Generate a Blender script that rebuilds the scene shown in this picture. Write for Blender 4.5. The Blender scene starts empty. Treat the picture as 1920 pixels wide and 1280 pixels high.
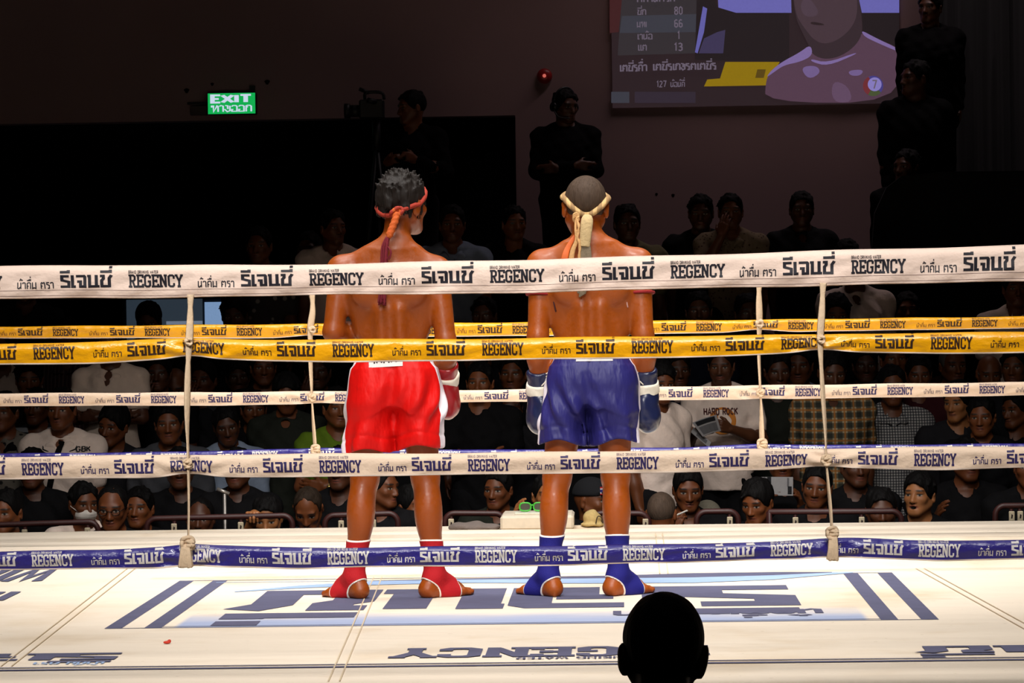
import bpy, math, random
import numpy as np
from mathutils import Vector, Matrix

random.seed(7)
rng = np.random.default_rng(7)
S = bpy.context.scene
COL = S.collection
R_ = math.radians

# ------------------------------------------------------------------ camera
CZ = 1.10                       # top of the ring canvas above the hall floor
FPX = 5700.0                    # focal length for a 1920 px wide frame
CAM = Vector((0.0, 0.0, CZ + 1.166))
ROT = Matrix.Rotation(R_(2.04), 3, 'Z') @ Matrix.Rotation(R_(90 - 0.734), 3, 'X') @ Matrix.Rotation(R_(-0.85), 3, 'Z')
cd = bpy.data.cameras.new('camera')
cd.sensor_width = 36.0
cd.lens = 36.0 * FPX / 1920.0
cd.clip_start, cd.clip_end = 0.1, 100
cam = bpy.data.objects.new('camera', cd)
cam.matrix_world = Matrix.Translation(CAM) @ ROT.to_4x4()
COL.objects.link(cam)
S.camera = cam

# ------------------------------------------------------------------ world, lights, exposure
W = bpy.data.worlds.new('hall'); S.world = W
W.use_nodes = True
W.node_tree.nodes['Background'].inputs[0].default_value = (1.0, 0.80, 0.78, 1)
W.node_tree.nodes['Background'].inputs[1].default_value = 0.0015
S.view_settings.view_transform = 'Standard'
S.view_settings.look = 'None'
S.view_settings.exposure = 0.0
S.view_settings.gamma = 1.0
S.view_settings.use_curve_mapping = False

def area(name, loc, target, power, size, spread, col=(1.0, 0.97, 0.93)):
    l = bpy.data.lights.new(name, 'AREA'); l.energy = power; l.shape = 'RECTANGLE'
    l.size, l.size_y = size; l.spread = R_(spread); l.color = col
    o = bpy.data.objects.new(name, l); o.location = loc
    o.rotation_euler = (Vector(target) - Vector(loc)).to_track_quat('-Z', 'Y').to_euler()
    COL.objects.link(o)
    return o
# the lamp rig hung over the ring: two banks over the middle, one bank at the near side, one at the far side
area('ring_lamp', (-2.0, 12.8, 6.6), (-1.6, 12.7, 1.1), 36, (1.6, 2.0), 84)
area('ring_lamp', (1.4, 12.8, 6.6), (1.0, 12.7, 1.1), 36, (1.6, 2.0), 84)
area('ring_lamp', (-0.4, 9.5, 6.6), (-0.4, 9.9, 1.1), 9, (4.0, 0.8), 80)
area('ring_lamp', (-0.4, 3.5, 5.2), (-0.4, 9.5, 1.6), 36, (4.0, 0.6), 38)
area('ring_lamp', (-0.4, 6.4, 6.2), (-0.4, 11.2, 1.5), 30, (4.0, 0.6), 54)
area('ring_lamp', (-0.4, 10.2, 6.6), (-0.4, 14.3, 1.4), 68, (4.0, 0.6), 58)
area('ring_lamp', (-0.4, 14.9, 6.6), (-0.4, 14.6, 1.1), 36, (4.4, 0.8), 72)
# dim added fill light brightening the far wall, not a fixture of the hall
area('wall_fill', (3.2, 23.05, 8.3), (2.8, 23.75, 3.0), 36, (6.0, 0.2), 90, (1.0, 0.82, 0.84))

def at(px, py, Y):
    d = ROT @ Vector(((px - 960) / FPX, (640 - py) / FPX, -1.0))
    t = (Y - CAM.y) / d.y
    return CAM + d * t
def floor_at(px, py, z=CZ):
    d = ROT @ Vector(((px - 960) / FPX, (640 - py) / FPX, -1.0))
    t = (z - CAM.z) / d.z
    return CAM + d * t

# ------------------------------------------------------------------ materials
def lin(c):
    c = [x / 255.0 for x in c]
    return tuple(x / 12.92 if x <= 0.04045 else ((x + 0.055) / 1.055) ** 2.4 for x in c) + (1.0,)
def new_mat(name):
    m = bpy.data.materials.new(name); m.use_nodes = True
    return m, m.node_tree, m.node_tree.nodes['Principled BSDF']
def nd(nt, typ, **kw):
    n = nt.nodes.new(typ)
    for k, v in kw.items():
        if k.startswith('i_'):
            key = k[2:]
            n.inputs[int(key) if key.isdigit() else key].default_value = v
        else:
            setattr(n, k, v)
    return n
def mixc(nt, fac, a, b):
    n = nt.nodes.new('ShaderNodeMix'); n.data_type = 'RGBA'
    for i, v in ((0, fac), (6, a), (7, b)):
        if hasattr(v, 'is_linked') or isinstance(v, bpy.types.NodeSocket): nt.links.new(v, n.inputs[i])
        else: n.inputs[i].default_value = v
    return n.outputs[2]
def math_(nt, op, a, b=None, c=None, clamp=False):
    n = nt.nodes.new('ShaderNodeMath'); n.operation = op; n.use_clamp = clamp
    for i, v in enumerate((a, b, c)):
        if v is None: continue
        if isinstance(v, bpy.types.NodeSocket): nt.links.new(v, n.inputs[i])
        else: n.inputs[i].default_value = v
    return n.outputs[0]
def sstep(nt, v, lo, hi):
    n = nt.nodes.new('ShaderNodeMapRange'); n.interpolation_type = 'SMOOTHSTEP'
    nt.links.new(v, n.inputs[0]); n.inputs[1].default_value = lo; n.inputs[2].default_value = hi
    return n.outputs[0]
def noise(nt, scale, detail=3.0, coord='Object', stretch=None):
    tc = nt.nodes.new('ShaderNodeTexCoord')
    out = tc.outputs[coord]
    if stretch:
        mp = nt.nodes.new('ShaderNodeMapping'); mp.inputs['Scale'].default_value = stretch
        nt.links.new(out, mp.inputs[0]); out = mp.outputs[0]
    n = nt.nodes.new('ShaderNodeTexNoise'); n.inputs['Scale'].default_value = scale; n.inputs['Detail'].default_value = detail
    nt.links.new(out, n.inputs['Vector'])
    return n.outputs['Fac']
def bump(nt, p, h, strength, dist=0.01):
    b = nt.nodes.new('ShaderNodeBump'); b.inputs['Strength'].default_value = strength; b.inputs['Distance'].default_value = dist
    nt.links.new(h, b.inputs['Height']); nt.links.new(b.outputs[0], p.inputs['Normal'])
MATS = {}
def mat(name, c, rough=0.7, spec=0.4, metal=0.0, var=0.12, vs=30.0, bs=0.0, bscale=200.0, sheen=0.0, coat=0.0):
    if name in MATS: return MATS[name]
    m, nt, p = new_mat(name)
    l = lin(c)
    f = noise(nt, vs)
    col = mixc(nt, f, tuple(x * (1 - var) for x in l[:3]) + (1,), tuple(min(1, x * (1 + var)) for x in l[:3]) + (1,))
    nt.links.new(col, p.inputs['Base Color'])
    p.inputs['Roughness'].default_value = rough
    p.inputs['Specular IOR Level'].default_value = spec
    p.inputs['Metallic'].default_value = metal
    p.inputs['Coat Weight'].default_value = coat
    if sheen: p.inputs['Sheen Weight'].default_value = sheen
    if bs: bump(nt, p, noise(nt, bscale, 4), bs, 0.004)
    MATS[name] = m
    return m
def emit(name, c, s):
    if name in MATS: return MATS[name]
    m, nt, p = new_mat(name)
    p.inputs['Base Color'].default_value = (0.02, 0.02, 0.02, 1)
    f = noise(nt, 60.0)
    l = lin(c)
    col = mixc(nt, f, tuple(x * 0.85 for x in l[:3]) + (1,), l)
    nt.links.new(col, p.inputs['Emission Color']); p.inputs['Emission Strength'].default_value = s
    MATS[name] = m
    return m

# ------------------------------------------------------------------ objects
def tag(o, label, cat, group=None, kind=None):
    if label: o['label'] = label
    if cat: o['category'] = cat
    if group: o['group'] = group
    if kind: o['kind'] = kind
    return o
def struct(o):
    o['kind'] = 'structure'; return o
def empty(name, loc, label, cat, group=None):
    o = bpy.data.objects.new(name, None); o.location = loc; o.empty_display_size = 0.1
    COL.objects.link(o)
    return tag(o, label, cat, group)
def mesh_obj(name, V, F, mats, parent=None, mi=None, smooth=True, attrs=None):
    """V: (n,3) array, F: list of index tuples or an (m,4) array."""
    me = bpy.data.meshes.new(name)
    V = np.asarray(V, dtype=np.float64)
    if isinstance(F, np.ndarray):
        n = len(F); k = F.shape[1]
        me.vertices.add(len(V)); me.vertices.foreach_set('co', V.astype(np.float32).ravel())
        me.loops.add(n * k); me.loops.foreach_set('vertex_index', F.astype(np.int32).ravel())
        me.polygons.add(n); me.polygons.foreach_set('loop_start', np.arange(0, n * k, k, dtype=np.int32))
        me.update(calc_edges=True)
    else:
        me.from_pydata([tuple(v) for v in V], [], [tuple(f) for f in F])
    if not isinstance(mats, (list, tuple)): mats = [mats]
    for m in mats: me.materials.append(m)
    if mi is not None: me.polygons.foreach_set('material_index', np.asarray(mi, dtype=np.int32))
    if smooth: me.polygons.foreach_set('use_smooth', np.ones(len(me.polygons), dtype=bool))
    if attrs:
        for an, arr in attrs.items():
            arr = np.asarray(arr, dtype=np.float32)
            if arr.ndim == 2:
                a = me.attributes.new(an, 'FLOAT_VECTOR', 'POINT'); a.data.foreach_set('vector', arr.ravel())
            else:
                a = me.attributes.new(an, 'FLOAT', 'POINT'); a.data.foreach_set('value', arr)
    me.validate(); me.update()
    o = bpy.data.objects.new(name, me)
    COL.objects.link(o)
    if parent: o.parent = parent
    return o
class MB:
    """collects simple shapes into ONE mesh"""
    def __init__(s): s.v = []; s.f = []; s.m = []
    def add(s, V, F, m=0):
        b = len(s.v); s.v += [tuple(v) for v in V]; s.f += [tuple(i + b for i in f) for f in F]; s.m += [m] * len(F)
    def box(s, lo, hi, m=0, bev=0.0):
        x0, y0, z0 = lo; x1, y1, z1 = hi
        if bev <= 0:
            V = [(x0,y0,z0),(x1,y0,z0),(x1,y1,z0),(x0,y1,z0),(x0,y0,z1),(x1,y0,z1),(x1,y1,z1),(x0,y1,z1)]
            F = [(0,3,2,1),(4,5,6,7),(0,1,5,4),(1,2,6,5),(2,3,7,6),(3,0,4,7)]
            s.add(V, F, m); return
        b = bev
        xs = (x0, x1); ys = (y0, y1); zs = (z0, z1)
        V = []; idx = {}
        for i in (0,1):
            for j in (0,1):
                for k in (0,1):
                    sx, sy, sz = (b if i == 0 else -b), (b if j == 0 else -b), (b if k == 0 else -b)
                    idx[i,j,k,0] = len(V); V.append((xs[i], ys[j]+sy, zs[k]+sz))
                    idx[i,j,k,1] = len(V); V.append((xs[i]+sx, ys[j], zs[k]+sz))
                    idx[i,j,k,2] = len(V); V.append((xs[i]+sx, ys[j]+sy, zs[k]))
        F = []
        for i in (0,1): F.append((idx[i,0,0,0],idx[i,1,0,0],idx[i,1,1,0],idx[i,0,1,0]))
        for j in (0,1): F.append((idx[0,j,0,1],idx[1,j,0,1],idx[1,j,1,1],idx[0,j,1,1]))
        for k in (0,1): F.append((idx[0,0,k,2],idx[1,0,k,2],idx[1,1,k,2],idx[0,1,k,2]))
        for i in (0,1):
            for j in (0,1): F.append((idx[i,j,0,0],idx[i,j,1,0],idx[i,j,1,1],idx[i,j,0,1]))
            for k in (0,1): F.append((idx[i,0,k,0],idx[i,1,k,0],idx[i,1,k,2],idx[i,0,k,2]))
        for j in (0,1):
            for k in (0,1): F.append((idx[0,j,k,1],idx[1,j,k,1],idx[1,j,k,2],idx[0,j,k,2]))
        for i in (0,1):
            for j in (0,1):
                for k in (0,1): F.append((idx[i,j,k,0],idx[i,j,k,1],idx[i,j,k,2]))
        s.add(V, F, m)
    def tube(s, P, r, n=10, m=0, flat=None, twist=0.0, lobes=0, lobe=0.0, lay=0.0, up=(0, 1, 0)):
        """swept tube along points P, radius r (number or list); flat: ratio of the second axis; lobes/lobe/lay: rope strands"""
        P = [Vector(p) for p in P]; N = len(P)
        rr = [r] * N if not hasattr(r, '__len__') else list(r)
        V = []; L = 0.0
        for i, p in enumerate(P):
            t = (P[min(i+1, N-1)] - P[max(i-1, 0)]).normalized()
            if i: L += (P[i] - P[i-1]).length
            u = Vector(up); u = (u - t * u.dot(t))
            if u.length < 1e-4: u = Vector((1, 0, 0)); u = u - t * u.dot(t)
            u.normalize(); w = t.cross(u)
            a0 = twist * L
            for k in range(n):
                a = 2 * math.pi * k / n
                q = rr[i] * (1 + lobe * math.cos(lobes * a + lay * L))
                ca, sa = math.cos(a), math.sin(a)
                x, y = ca * q, sa * q * (flat or 1.0)
                c0, s0 = math.cos(a0), math.sin(a0)
                x, y = x * c0 - y * s0, x * s0 + y * c0
                V.append(p + w * x + u * y)
        F = [(i*n+k, i*n+(k+1) % n, (i+1)*n+(k+1) % n, (i+1)*n+k) for i in range(N-1) for k in range(n)]
        F.append(tuple(range(n-1, -1, -1))); F.append(tuple((N-1)*n+k for k in range(n)))
        s.add(V, F, m)
    def build(s, name, mats, parent=None, smooth=False):
        o = mesh_obj(name, s.v, s.f, mats, parent, s.m, smooth)
        import bmesh
        bm = bmesh.new(); bm.from_mesh(o.data); bmesh.ops.recalc_face_normals(bm, faces=bm.faces); bm.to_mesh(o.data); bm.free()
        return o
def smooth_path(P, n=8):
    P = [Vector(p) for p in P]; out = []
    for i in range(len(P) - 1):
        p0, p1, p2, p3 = P[max(i-1, 0)], P[i], P[i+1], P[min(i+2, len(P)-1)]
        for k in range(n):
            t = k / n
            out.append(0.5 * ((2*p1) + (p2-p0)*t + (2*p0-5*p1+4*p2-p3)*t*t + (3*p1-p0-3*p2+p3)*t*t*t))
    out.append(P[-1])
    return out

# ------------------------------------------------------------------ distance-field modelling
def V3(*a): return np.array(a, dtype=float)
def rotm(yaw=0, pitch=0, roll=0):
    """turn (about z, + = to the own left), nod (+ = down), tilt"""
    return np.array(Matrix.Rotation(R_(yaw), 3, 'Z') @ Matrix.Rotation(R_(-pitch), 3, 'X') @ Matrix.Rotation(R_(roll), 3, 'Y'))
def axis(lo, hi, step, fine=()):
    xs = [lo]
    while xs[-1] < hi:
        h = step
        for a, b, f in fine:
            if a - 1e-6 <= xs[-1] < b: h = min(h, f)
        xs.append(xs[-1] + h)
    return np.array(xs)
def cap(a, b, ra, rb=None, k=0.02, sub=False): return ('c', np.array(a, float), np.array(b, float), ra, ra if rb is None else rb, k, sub)
def ell(c, r, R=None, k=0.02, sub=False): return ('e', np.array(c, float), np.array(r, float), R, None, k, sub)
def loft(tab, k=0.03, grow=0.0, sub=False, n=2.0): 
    """tab rows: z, centre x, half width, half depth, centre y"""
    T = np.array(tab, float); zz = np.linspace(T[0, 0], T[-1, 0], 80)
    D = [zz]
    for c in range(1, T.shape[1]):
        v = np.interp(zz, T[:, 0], T[:, c])
        for _ in range(10): v[1:-1] = (v[:-2] + 2 * v[1:-1] + v[2:]) / 4
        D.append(v)
    return ('l', np.stack(D), grow, n, None, k, sub)
def plane(n, d): return ('p', np.array(n, float) / np.linalg.norm(n), d, None, None, 0.006, False)   # keeps n.x < d
def op_eval(op, X, Y, Z):
    t = op[0]
    if t == 'c':
        _, a, b, ra, rb, k, sub = op
        ab = b - a; L2 = max(float(ab @ ab), 1e-9)
        h = np.clip(((X - a[0]) * ab[0] + (Y - a[1]) * ab[1] + (Z - a[2]) * ab[2]) / L2, 0, 1)
        return np.sqrt((X - a[0] - h * ab[0]) ** 2 + (Y - a[1] - h * ab[1]) ** 2 + (Z - a[2] - h * ab[2]) ** 2) - (ra + (rb - ra) * h)
    if t == 'e':
        _, c, r, R, _, k, sub = op
        x, y, z = X - c[0], Y - c[1], Z - c[2]
        if R is not None:
            x, y, z = x * R[0, 0] + y * R[1, 0] + z * R[2, 0], x * R[0, 1] + y * R[1, 1] + z * R[2, 1], x * R[0, 2] + y * R[1, 2] + z * R[2, 2]
        k0 = np.sqrt((x / r[0]) ** 2 + (y / r[1]) ** 2 + (z / r[2]) ** 2)
        k1 = np.sqrt((x / r[0] ** 2) ** 2 + (y / r[1] ** 2) ** 2 + (z / r[2] ** 2) ** 2) + 1e-9
        return k0 * (k0 - 1) / k1
    if t == 'l':
        _, T, g, n, _, k, sub = op
        z = np.clip(Z, T[0, 0], T[0, -1])
        cx, w, d, cy = (np.interp(z, T[0], T[i]) for i in (1, 2, 3, 4))
        w = w + g; d = d + g
        q = (np.abs((X - cx) / w) ** n + np.abs((Y - cy) / d) ** n) ** (1 / n)
        v = (q - 1) * np.minimum(w, d)
        return np.maximum(v, np.maximum(T[0, 0] - g - Z, Z - T[0, -1] - g))
    if t == 'p':
        return X * op[1][0] + Y * op[1][1] + Z * op[1][2] - op[2]
def op_box(op):
    t = op[0]
    if t == 'c':
        r = max(op[3], op[4]); return np.minimum(op[1], op[2]) - r, np.maximum(op[1], op[2]) + r
    if t == 'e':
        r = op[2] if op[3] is None else np.full(3, op[2].max()); return op[1] - r, op[1] + r
    if t == 'l':
        T, g = op[1], op[2]
        return V3((T[1] - T[2]).min() - g, (T[4] - T[3]).min() - g, T[0, 0] - g), V3((T[1] + T[2]).max() + g, (T[4] + T[3]).max() + g, T[0, -1] + g)
    return V3(-9, -9, -9), V3(9, 9, 9)
def field(ops, xs, ys, zs, base=None):
    D = np.full((len(xs), len(ys), len(zs)), 0.3, dtype=np.float32) if base is None else base
    for op in ops:
        lo, hi = op_box(op); k = op[5]; mg = 0.035 + k
        i0, i1 = np.searchsorted(xs, lo[0] - mg), np.searchsorted(xs, hi[0] + mg)
        j0, j1 = np.searchsorted(ys, lo[1] - mg), np.searchsorted(ys, hi[1] + mg)
        k0, k1 = np.searchsorted(zs, lo[2] - mg), np.searchsorted(zs, hi[2] + mg)
        if i1 <= i0 or j1 <= j0 or k1 <= k0: continue
        d = op_eval(op, xs[i0:i1, None, None], ys[None, j0:j1, None], zs[None, None, k0:k1]).astype(np.float32)
        B = D[i0:i1, j0:j1, k0:k1]
        if op[0] == 'p':
            h = np.clip(0.5 - 0.5 * (d - B) / k, 0, 1); B[...] = d * (1 - h) + B * h + k * h * (1 - h)
        elif op[6]:
            h = np.clip(0.5 - 0.5 * (B + d) / k, 0, 1); B[...] = B * (1 - h) + (-d) * h + k * h * (1 - h)
        else:
            h = np.clip(0.5 + 0.5 * (B - d) / k, 0, 1); B[...] = B * (1 - h) + d * h - k * h * (1 - h)
    return D
def nets(D, xs, ys, zs):
    I = D < 0
    nx, ny, nz = D.shape
    c = np.zeros((nx-1, ny-1, nz-1), dtype=np.int8)
    for a in (0, 1):
        for b in (0, 1):
            for d in (0, 1): c += I[a:nx-1+a, b:ny-1+b, d:nz-1+d]
    act = (c > 0) & (c < 8)
    ci, cj, ck = np.nonzero(act)
    idx = np.full(act.shape, -1, dtype=np.int32); idx[act] = np.arange(len(ci))
    P = np.zeros((len(ci), 3)); cnt = np.zeros(len(ci))
    cor = [(a, b, d) for a in (0, 1) for b in (0, 1) for d in (0, 1)]
    for A in cor:
        for ax in range(3):
            if A[ax]: continue
            B = list(A); B[ax] = 1
            da = D[ci+A[0], cj+A[1], ck+A[2]]; db = D[ci+B[0], cj+B[1], ck+B[2]]
            m = (da < 0) != (db < 0)
            t = np.where(m, da / np.where(m, da - db, 1), 0)
            pa = np.stack([xs[ci+A[0]], ys[cj+A[1]], zs[ck+A[2]]], 1); pb = np.stack([xs[ci+B[0]], ys[cj+B[1]], zs[ck+B[2]]], 1)
            P += np.where(m[:, None], pa + (pb - pa) * t[:, None], 0); cnt += m
    P /= cnt[:, None]
    Q = []
    def quads(s0, s1, f):
        m = s0 != s1
        i, j, k = np.nonzero(m)
        return i, j, k, s0[i, j, k]
    i, j, k, s = quads(I[:-1, 1:-1, 1:-1], I[1:, 1:-1, 1:-1], 0); j = j + 1; k = k + 1
    q = np.stack([idx[i, j-1, k-1], idx[i, j, k-1], idx[i, j, k], idx[i, j-1, k]], 1); q[~s] = q[~s][:, ::-1]; Q.append(q)
    i, j, k, s = quads(I[1:-1, :-1, 1:-1], I[1:-1, 1:, 1:-1], 1); i = i + 1; k = k + 1
    q = np.stack([idx[i-1, j, k-1], idx[i-1, j, k], idx[i, j, k], idx[i, j, k-1]], 1); q[~s] = q[~s][:, ::-1]; Q.append(q)
    i, j, k, s = quads(I[1:-1, 1:-1, :-1], I[1:-1, 1:-1, 1:], 2); i = i + 1; j = j + 1
    q = np.stack([idx[i-1, j-1, k], idx[i, j-1, k], idx[i, j, k], idx[i-1, j, k]], 1); q[~s] = q[~s][:, ::-1]; Q.append(q)
    return P, np.concatenate(Q)
def solid(ops, xs, ys, zs, warp=None):
    D = field(ops, xs, ys, zs)
    if warp is not None: D = D + warp(xs[:, None, None], ys[None, :, None], zs[None, None, :]).astype(np.float32)
    D[0], D[-1] = 1, 1; D[:, 0], D[:, -1] = 1, 1; D[:, :, 0], D[:, :, -1] = 1, 1
    return nets(D, xs, ys, zs)
def ops_axes(ops, step, pad=0.02):
    lo = np.min([op_box(o)[0] for o in ops if o[0] != 'p' and not o[6]], axis=0) - pad
    hi = np.max([op_box(o)[1] for o in ops if o[0] != 'p' and not o[6]], axis=0) + pad
    return [axis(lo[i], hi[i], step) for i in range(3)]
# ------------------------------------------------------------------ skin, hair, cloth materials
def skin_mat(name, c, rough=0.5, spec=0.4, coat=0.0, lipc=(120, 62, 48), open_mouth=False, stubble=0.0, wet=0.0):
    if name in MATS: return MATS[name]
    m, nt, p = new_mat(name); L = nt.links
    l = lin(c)
    f = noise(nt, 9.0, 4)
    col = mixc(nt, f, tuple(x * 0.86 for x in l[:3]) + (1,), (min(1, l[0] * 1.14), l[1] * 1.1, l[2] * 1.04, 1))
    a = nd(nt, 'ShaderNodeAttribute', attribute_name='hc')
    s = nt.nodes.new('ShaderNodeSeparateXYZ'); L.new(a.outputs['Vector'], s.inputs[0])
    ax = math_(nt, 'ABSOLUTE', s.outputs[0]); y, z = s.outputs[1], s.outputs[2]
    front = sstep(nt, y, 0.02, 0.05)
    def mask(cx, cz, rx, rz, soft=0.25):
        u = math_(nt, 'DIVIDE', math_(nt, 'SUBTRACT', ax, cx), rx)
        v = math_(nt, 'DIVIDE', math_(nt, 'SUBTRACT', z, cz), rz)
        d = math_(nt, 'SQRT', math_(nt, 'ADD', math_(nt, 'MULTIPLY', u, u), math_(nt, 'MULTIPLY', v, v)))
        return math_(nt, 'MULTIPLY', sstep(nt, d, 1 + soft, 1 - soft), front)
    dark = (0.010, 0.007, 0.006, 1)
    if stubble:
        col = mixc(nt, math_(nt, 'MULTIPLY', mask(0.0, -0.088, 0.045, 0.032, 0.5), stubble), col, dark)
    lp = lin(lipc)
    col = mixc(nt, math_(nt, 'MULTIPLY', mask(0.0, -0.082, 0.026, 0.010, 0.3), 0.8), col, lp)
    col = mixc(nt, mask(0.0, -0.086 if open_mouth else -0.082, 0.017 if open_mouth else 0.023, 0.008 if open_mouth else 0.0017), col, dark)
    col = mixc(nt, math_(nt, 'MULTIPLY', mask(0.034, 0.006, 0.022, 0.0055, 0.35), 0.9), col, dark)
    col = mixc(nt, mask(0.033, -0.019, 0.0145, 0.0055), col, (0.27, 0.22, 0.18, 1))
    col = mixc(nt, mask(0.033, -0.0185, 0.0062, 0.0062), col, dark)
    col = mixc(nt, mask(0.033, -0.0128, 0.0175, 0.0026), col, dark)
    col = mixc(nt, mask(0.008, -0.064, 0.0045, 0.003), col, dark)
    L.new(col, p.inputs['Base Color'])
    p.inputs['Subsurface Weight'].default_value = 0.06
    p.inputs['Subsurface Radius'].default_value = (0.02, 0.008, 0.004)
    p.inputs['Subsurface Scale'].default_value = 0.5
    p.inputs['Specular IOR Level'].default_value = spec
    p.inputs['Coat Weight'].default_value = coat
    p.inputs['Coat Roughness'].default_value = 0.3
    if wet:
        rr = nt.nodes.new('ShaderNodeMapRange'); L.new(noise(nt, 55.0, 5), rr.inputs[0])
        rr.inputs[1].default_value, rr.inputs[2].default_value, rr.inputs[3].default_value, rr.inputs[4].default_value = 0.35, 0.65, rough - wet, rough + wet
        L.new(rr.outputs[0], p.inputs['Roughness'])
        bump(nt, p, noise(nt, 130.0, 4), 0.12, 0.004)
    else:
        p.inputs['Roughness'].default_value = rough
    MATS[name] = m
    return m
def cloth(name, c, kind='plain', c2=(20, 20, 22), c3=None, s=40.0, rough=0.85):
    if name in MATS: return MATS[name]
    m, nt, p = new_mat(name); L = nt.links
    l, l2 = lin(c), lin(c2)
    f = noise(nt, 14.0, 4)
    A = mixc(nt, f, tuple(x * 0.86 for x in l[:3]) + (1,), tuple(min(1, x * 1.1) for x in l[:3]) + (1,))
    tc = nt.nodes.new('ShaderNodeTexCoord'); sp = nt.nodes.new('ShaderNodeSeparateXYZ'); L.new(tc.outputs['Object'], sp.inputs[0])
    X, Z = sp.outputs[0], sp.outputs[2]
    def band(v, freq, duty, off=0.0):
        q = math_(nt, 'FRACT', math_(nt, 'ADD', math_(nt, 'MULTIPLY', v, freq), off))
        return sstep(nt, math_(nt, 'ABSOLUTE', math_(nt, 'SUBTRACT', q, 0.5)), duty + 0.04, duty - 0.04)
    if kind == 'vstripe': A = mixc(nt, band(X, s, 0.16), A, l2)
    elif kind == 'hstripe': A = mixc(nt, band(Z, s, 0.2), A, l2)
    elif kind == 'check':
        A = mixc(nt, math_(nt, 'MAXIMUM', band(X, s, 0.14), band(Z, s, 0.14)), A, l2)
    elif kind == 'plaid':
        A = mixc(nt, math_(nt, 'MULTIPLY', band(X, s, 0.25), 0.75), A, l2)
        A = mixc(nt, math_(nt, 'MULTIPLY', band(Z, s, 0.25), 0.75), A, l2)
        l3 = lin(c3 or c2)
        A = mixc(nt, math_(nt, 'MULTIPLY', band(X, s, 0.09, 0.5), 0.8), A, l3)
        A = mixc(nt, math_(nt, 'MULTIPLY', band(Z, s, 0.09, 0.5), 0.8), A, l3)
    elif kind == 'spots':
        v = nt.nodes.new('ShaderNodeTexVoronoi'); v.inputs['Scale'].default_value = s; L.new(tc.outputs['Object'], v.inputs['Vector'])
        A = mixc(nt, sstep(nt, v.outputs['Distance'], 0.3, 0.2), A, l2)
    L.new(A, p.inputs['Base Color'])
    p.inputs['Roughness'].default_value = rough; p.inputs['Specular IOR Level'].default_value = 0.12
    bump(nt, p, noise(nt, 22.0, 3), 0.35, 0.02)
    MATS[name] = m
    return m
def hair_mat(name, c, rough=0.7, spec=0.12):
    if name in MATS: return MATS[name]
    m, nt, p = new_mat(name); l = lin(c)
    f = noise(nt, 60.0, 5, stretch=(1, 1, 0.18))
    nt.links.new(mixc(nt, f, tuple(x * 0.5 for x in l[:3]) + (1,), tuple(min(1, x * 1.6) for x in l[:3]) + (1,)), p.inputs['Base Color'])
    p.inputs['Roughness'].default_value = rough; p.inputs['Specular IOR Level'].default_value = spec
    bump(nt, p, noise(nt, 120.0, 4, stretch=(1, 1, 0.15)), 0.7, 0.006)
    MATS[name] = m
    return m
SKINS = {
    'mid': skin_mat('skin_mid', (104, 57, 30)), 'tan': skin_mat('skin_tan', (118, 66, 35)),
    'dark': skin_mat('skin_dark', (80, 44, 25)), 'fair': skin_mat('skin_fair', (150, 96, 56)),
    'moustache': skin_mat('skin_moustache', (92, 54, 33), stubble=0.55),
    'calling': skin_mat('skin_calling', (160, 104, 64), open_mouth=True, lipc=(138, 66, 56)),
}
HAIRM = {'black': hair_mat('hair_black', (10, 8, 8)), 'brown': hair_mat('hair_brown', (44, 34, 26)), 'grey': hair_mat('hair_grey', (92, 86, 80)),
         'stubble': hair_mat('hair_stubble', (74, 60, 50), 0.7)}

# ------------------------------------------------------------------ the human figure
def head_ops(hd, R, nose=1.0, ears=True, mouth=0.0, hs=1.0):
    def P(x, y, z): return hd + R @ V3(x, y, z) * hs
    E = lambda c, r, k=0.02, sub=False, R2=None: ell(P(*c), V3(*r) * hs, R if R2 is None else R @ R2, k, sub)
    C = lambda a, b, ra, rb=None, k=0.02, sub=False: cap(P(*a), P(*b), ra * hs, (ra if rb is None else rb) * hs, k, sub)
    o = [E((0, -0.008, 0.005), (0.075, 0.096, 0.09)), E((0, 0.03, -0.05), (0.06, 0.066, 0.082), 0.03),
         E((0, 0.075, -0.112), (0.024, 0.02, 0.018), 0.03), C((-0.04, 0.078, 0.003), (0.04, 0.078, 0.003), 0.012, k=0.016),
         C((0, 0.09, -0.015), (0, 0.108, -0.052), 0.008, 0.0125 * nose, 0.012)]
    for s in (-1, 1):
        o += [C((s*0.055, 0.0, -0.065), (s*0.02, 0.072, -0.11), 0.018, 0.016, 0.025), E((s*0.042, 0.063, -0.04), (0.02, 0.018, 0.018), 0.02),
              E((s*0.013, 0.098, -0.056), (0.009, 0.01, 0.008), 0.006),
              E((s*0.033, 0.097, -0.018), (0.018, 0.014, 0.011), 0.012, True), E((s*0.033, 0.0745, -0.019), (0.013, 0.013, 0.011), 0.004)]
        if ears:
            T = np.array(Matrix.Rotation(R_(-s * 18), 3, 'Z') @ Matrix.Rotation(R_(-12), 3, 'X'))
            o += [E((s*0.079, -0.014, -0.028), (0.009, 0.019, 0.033), 0.006, False, T), E((s*0.089, -0.006, -0.030), (0.007, 0.009, 0.015), 0.005, True)]
    o += [E((0, 0.090, -0.0755), (0.024, 0.013, 0.006), 0.006), E((0, 0.088, -0.0895 - mouth * 0.006), (0.02, 0.013, 0.007), 0.006),
          C((-0.022, 0.102, -0.082), (0.022, 0.102, -0.082), 0.003, k=0.004, sub=True)]
    if mouth: o.append(E((0, 0.100, -0.086), (0.016, 0.022, 0.008), 0.004, True))
    return o
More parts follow.
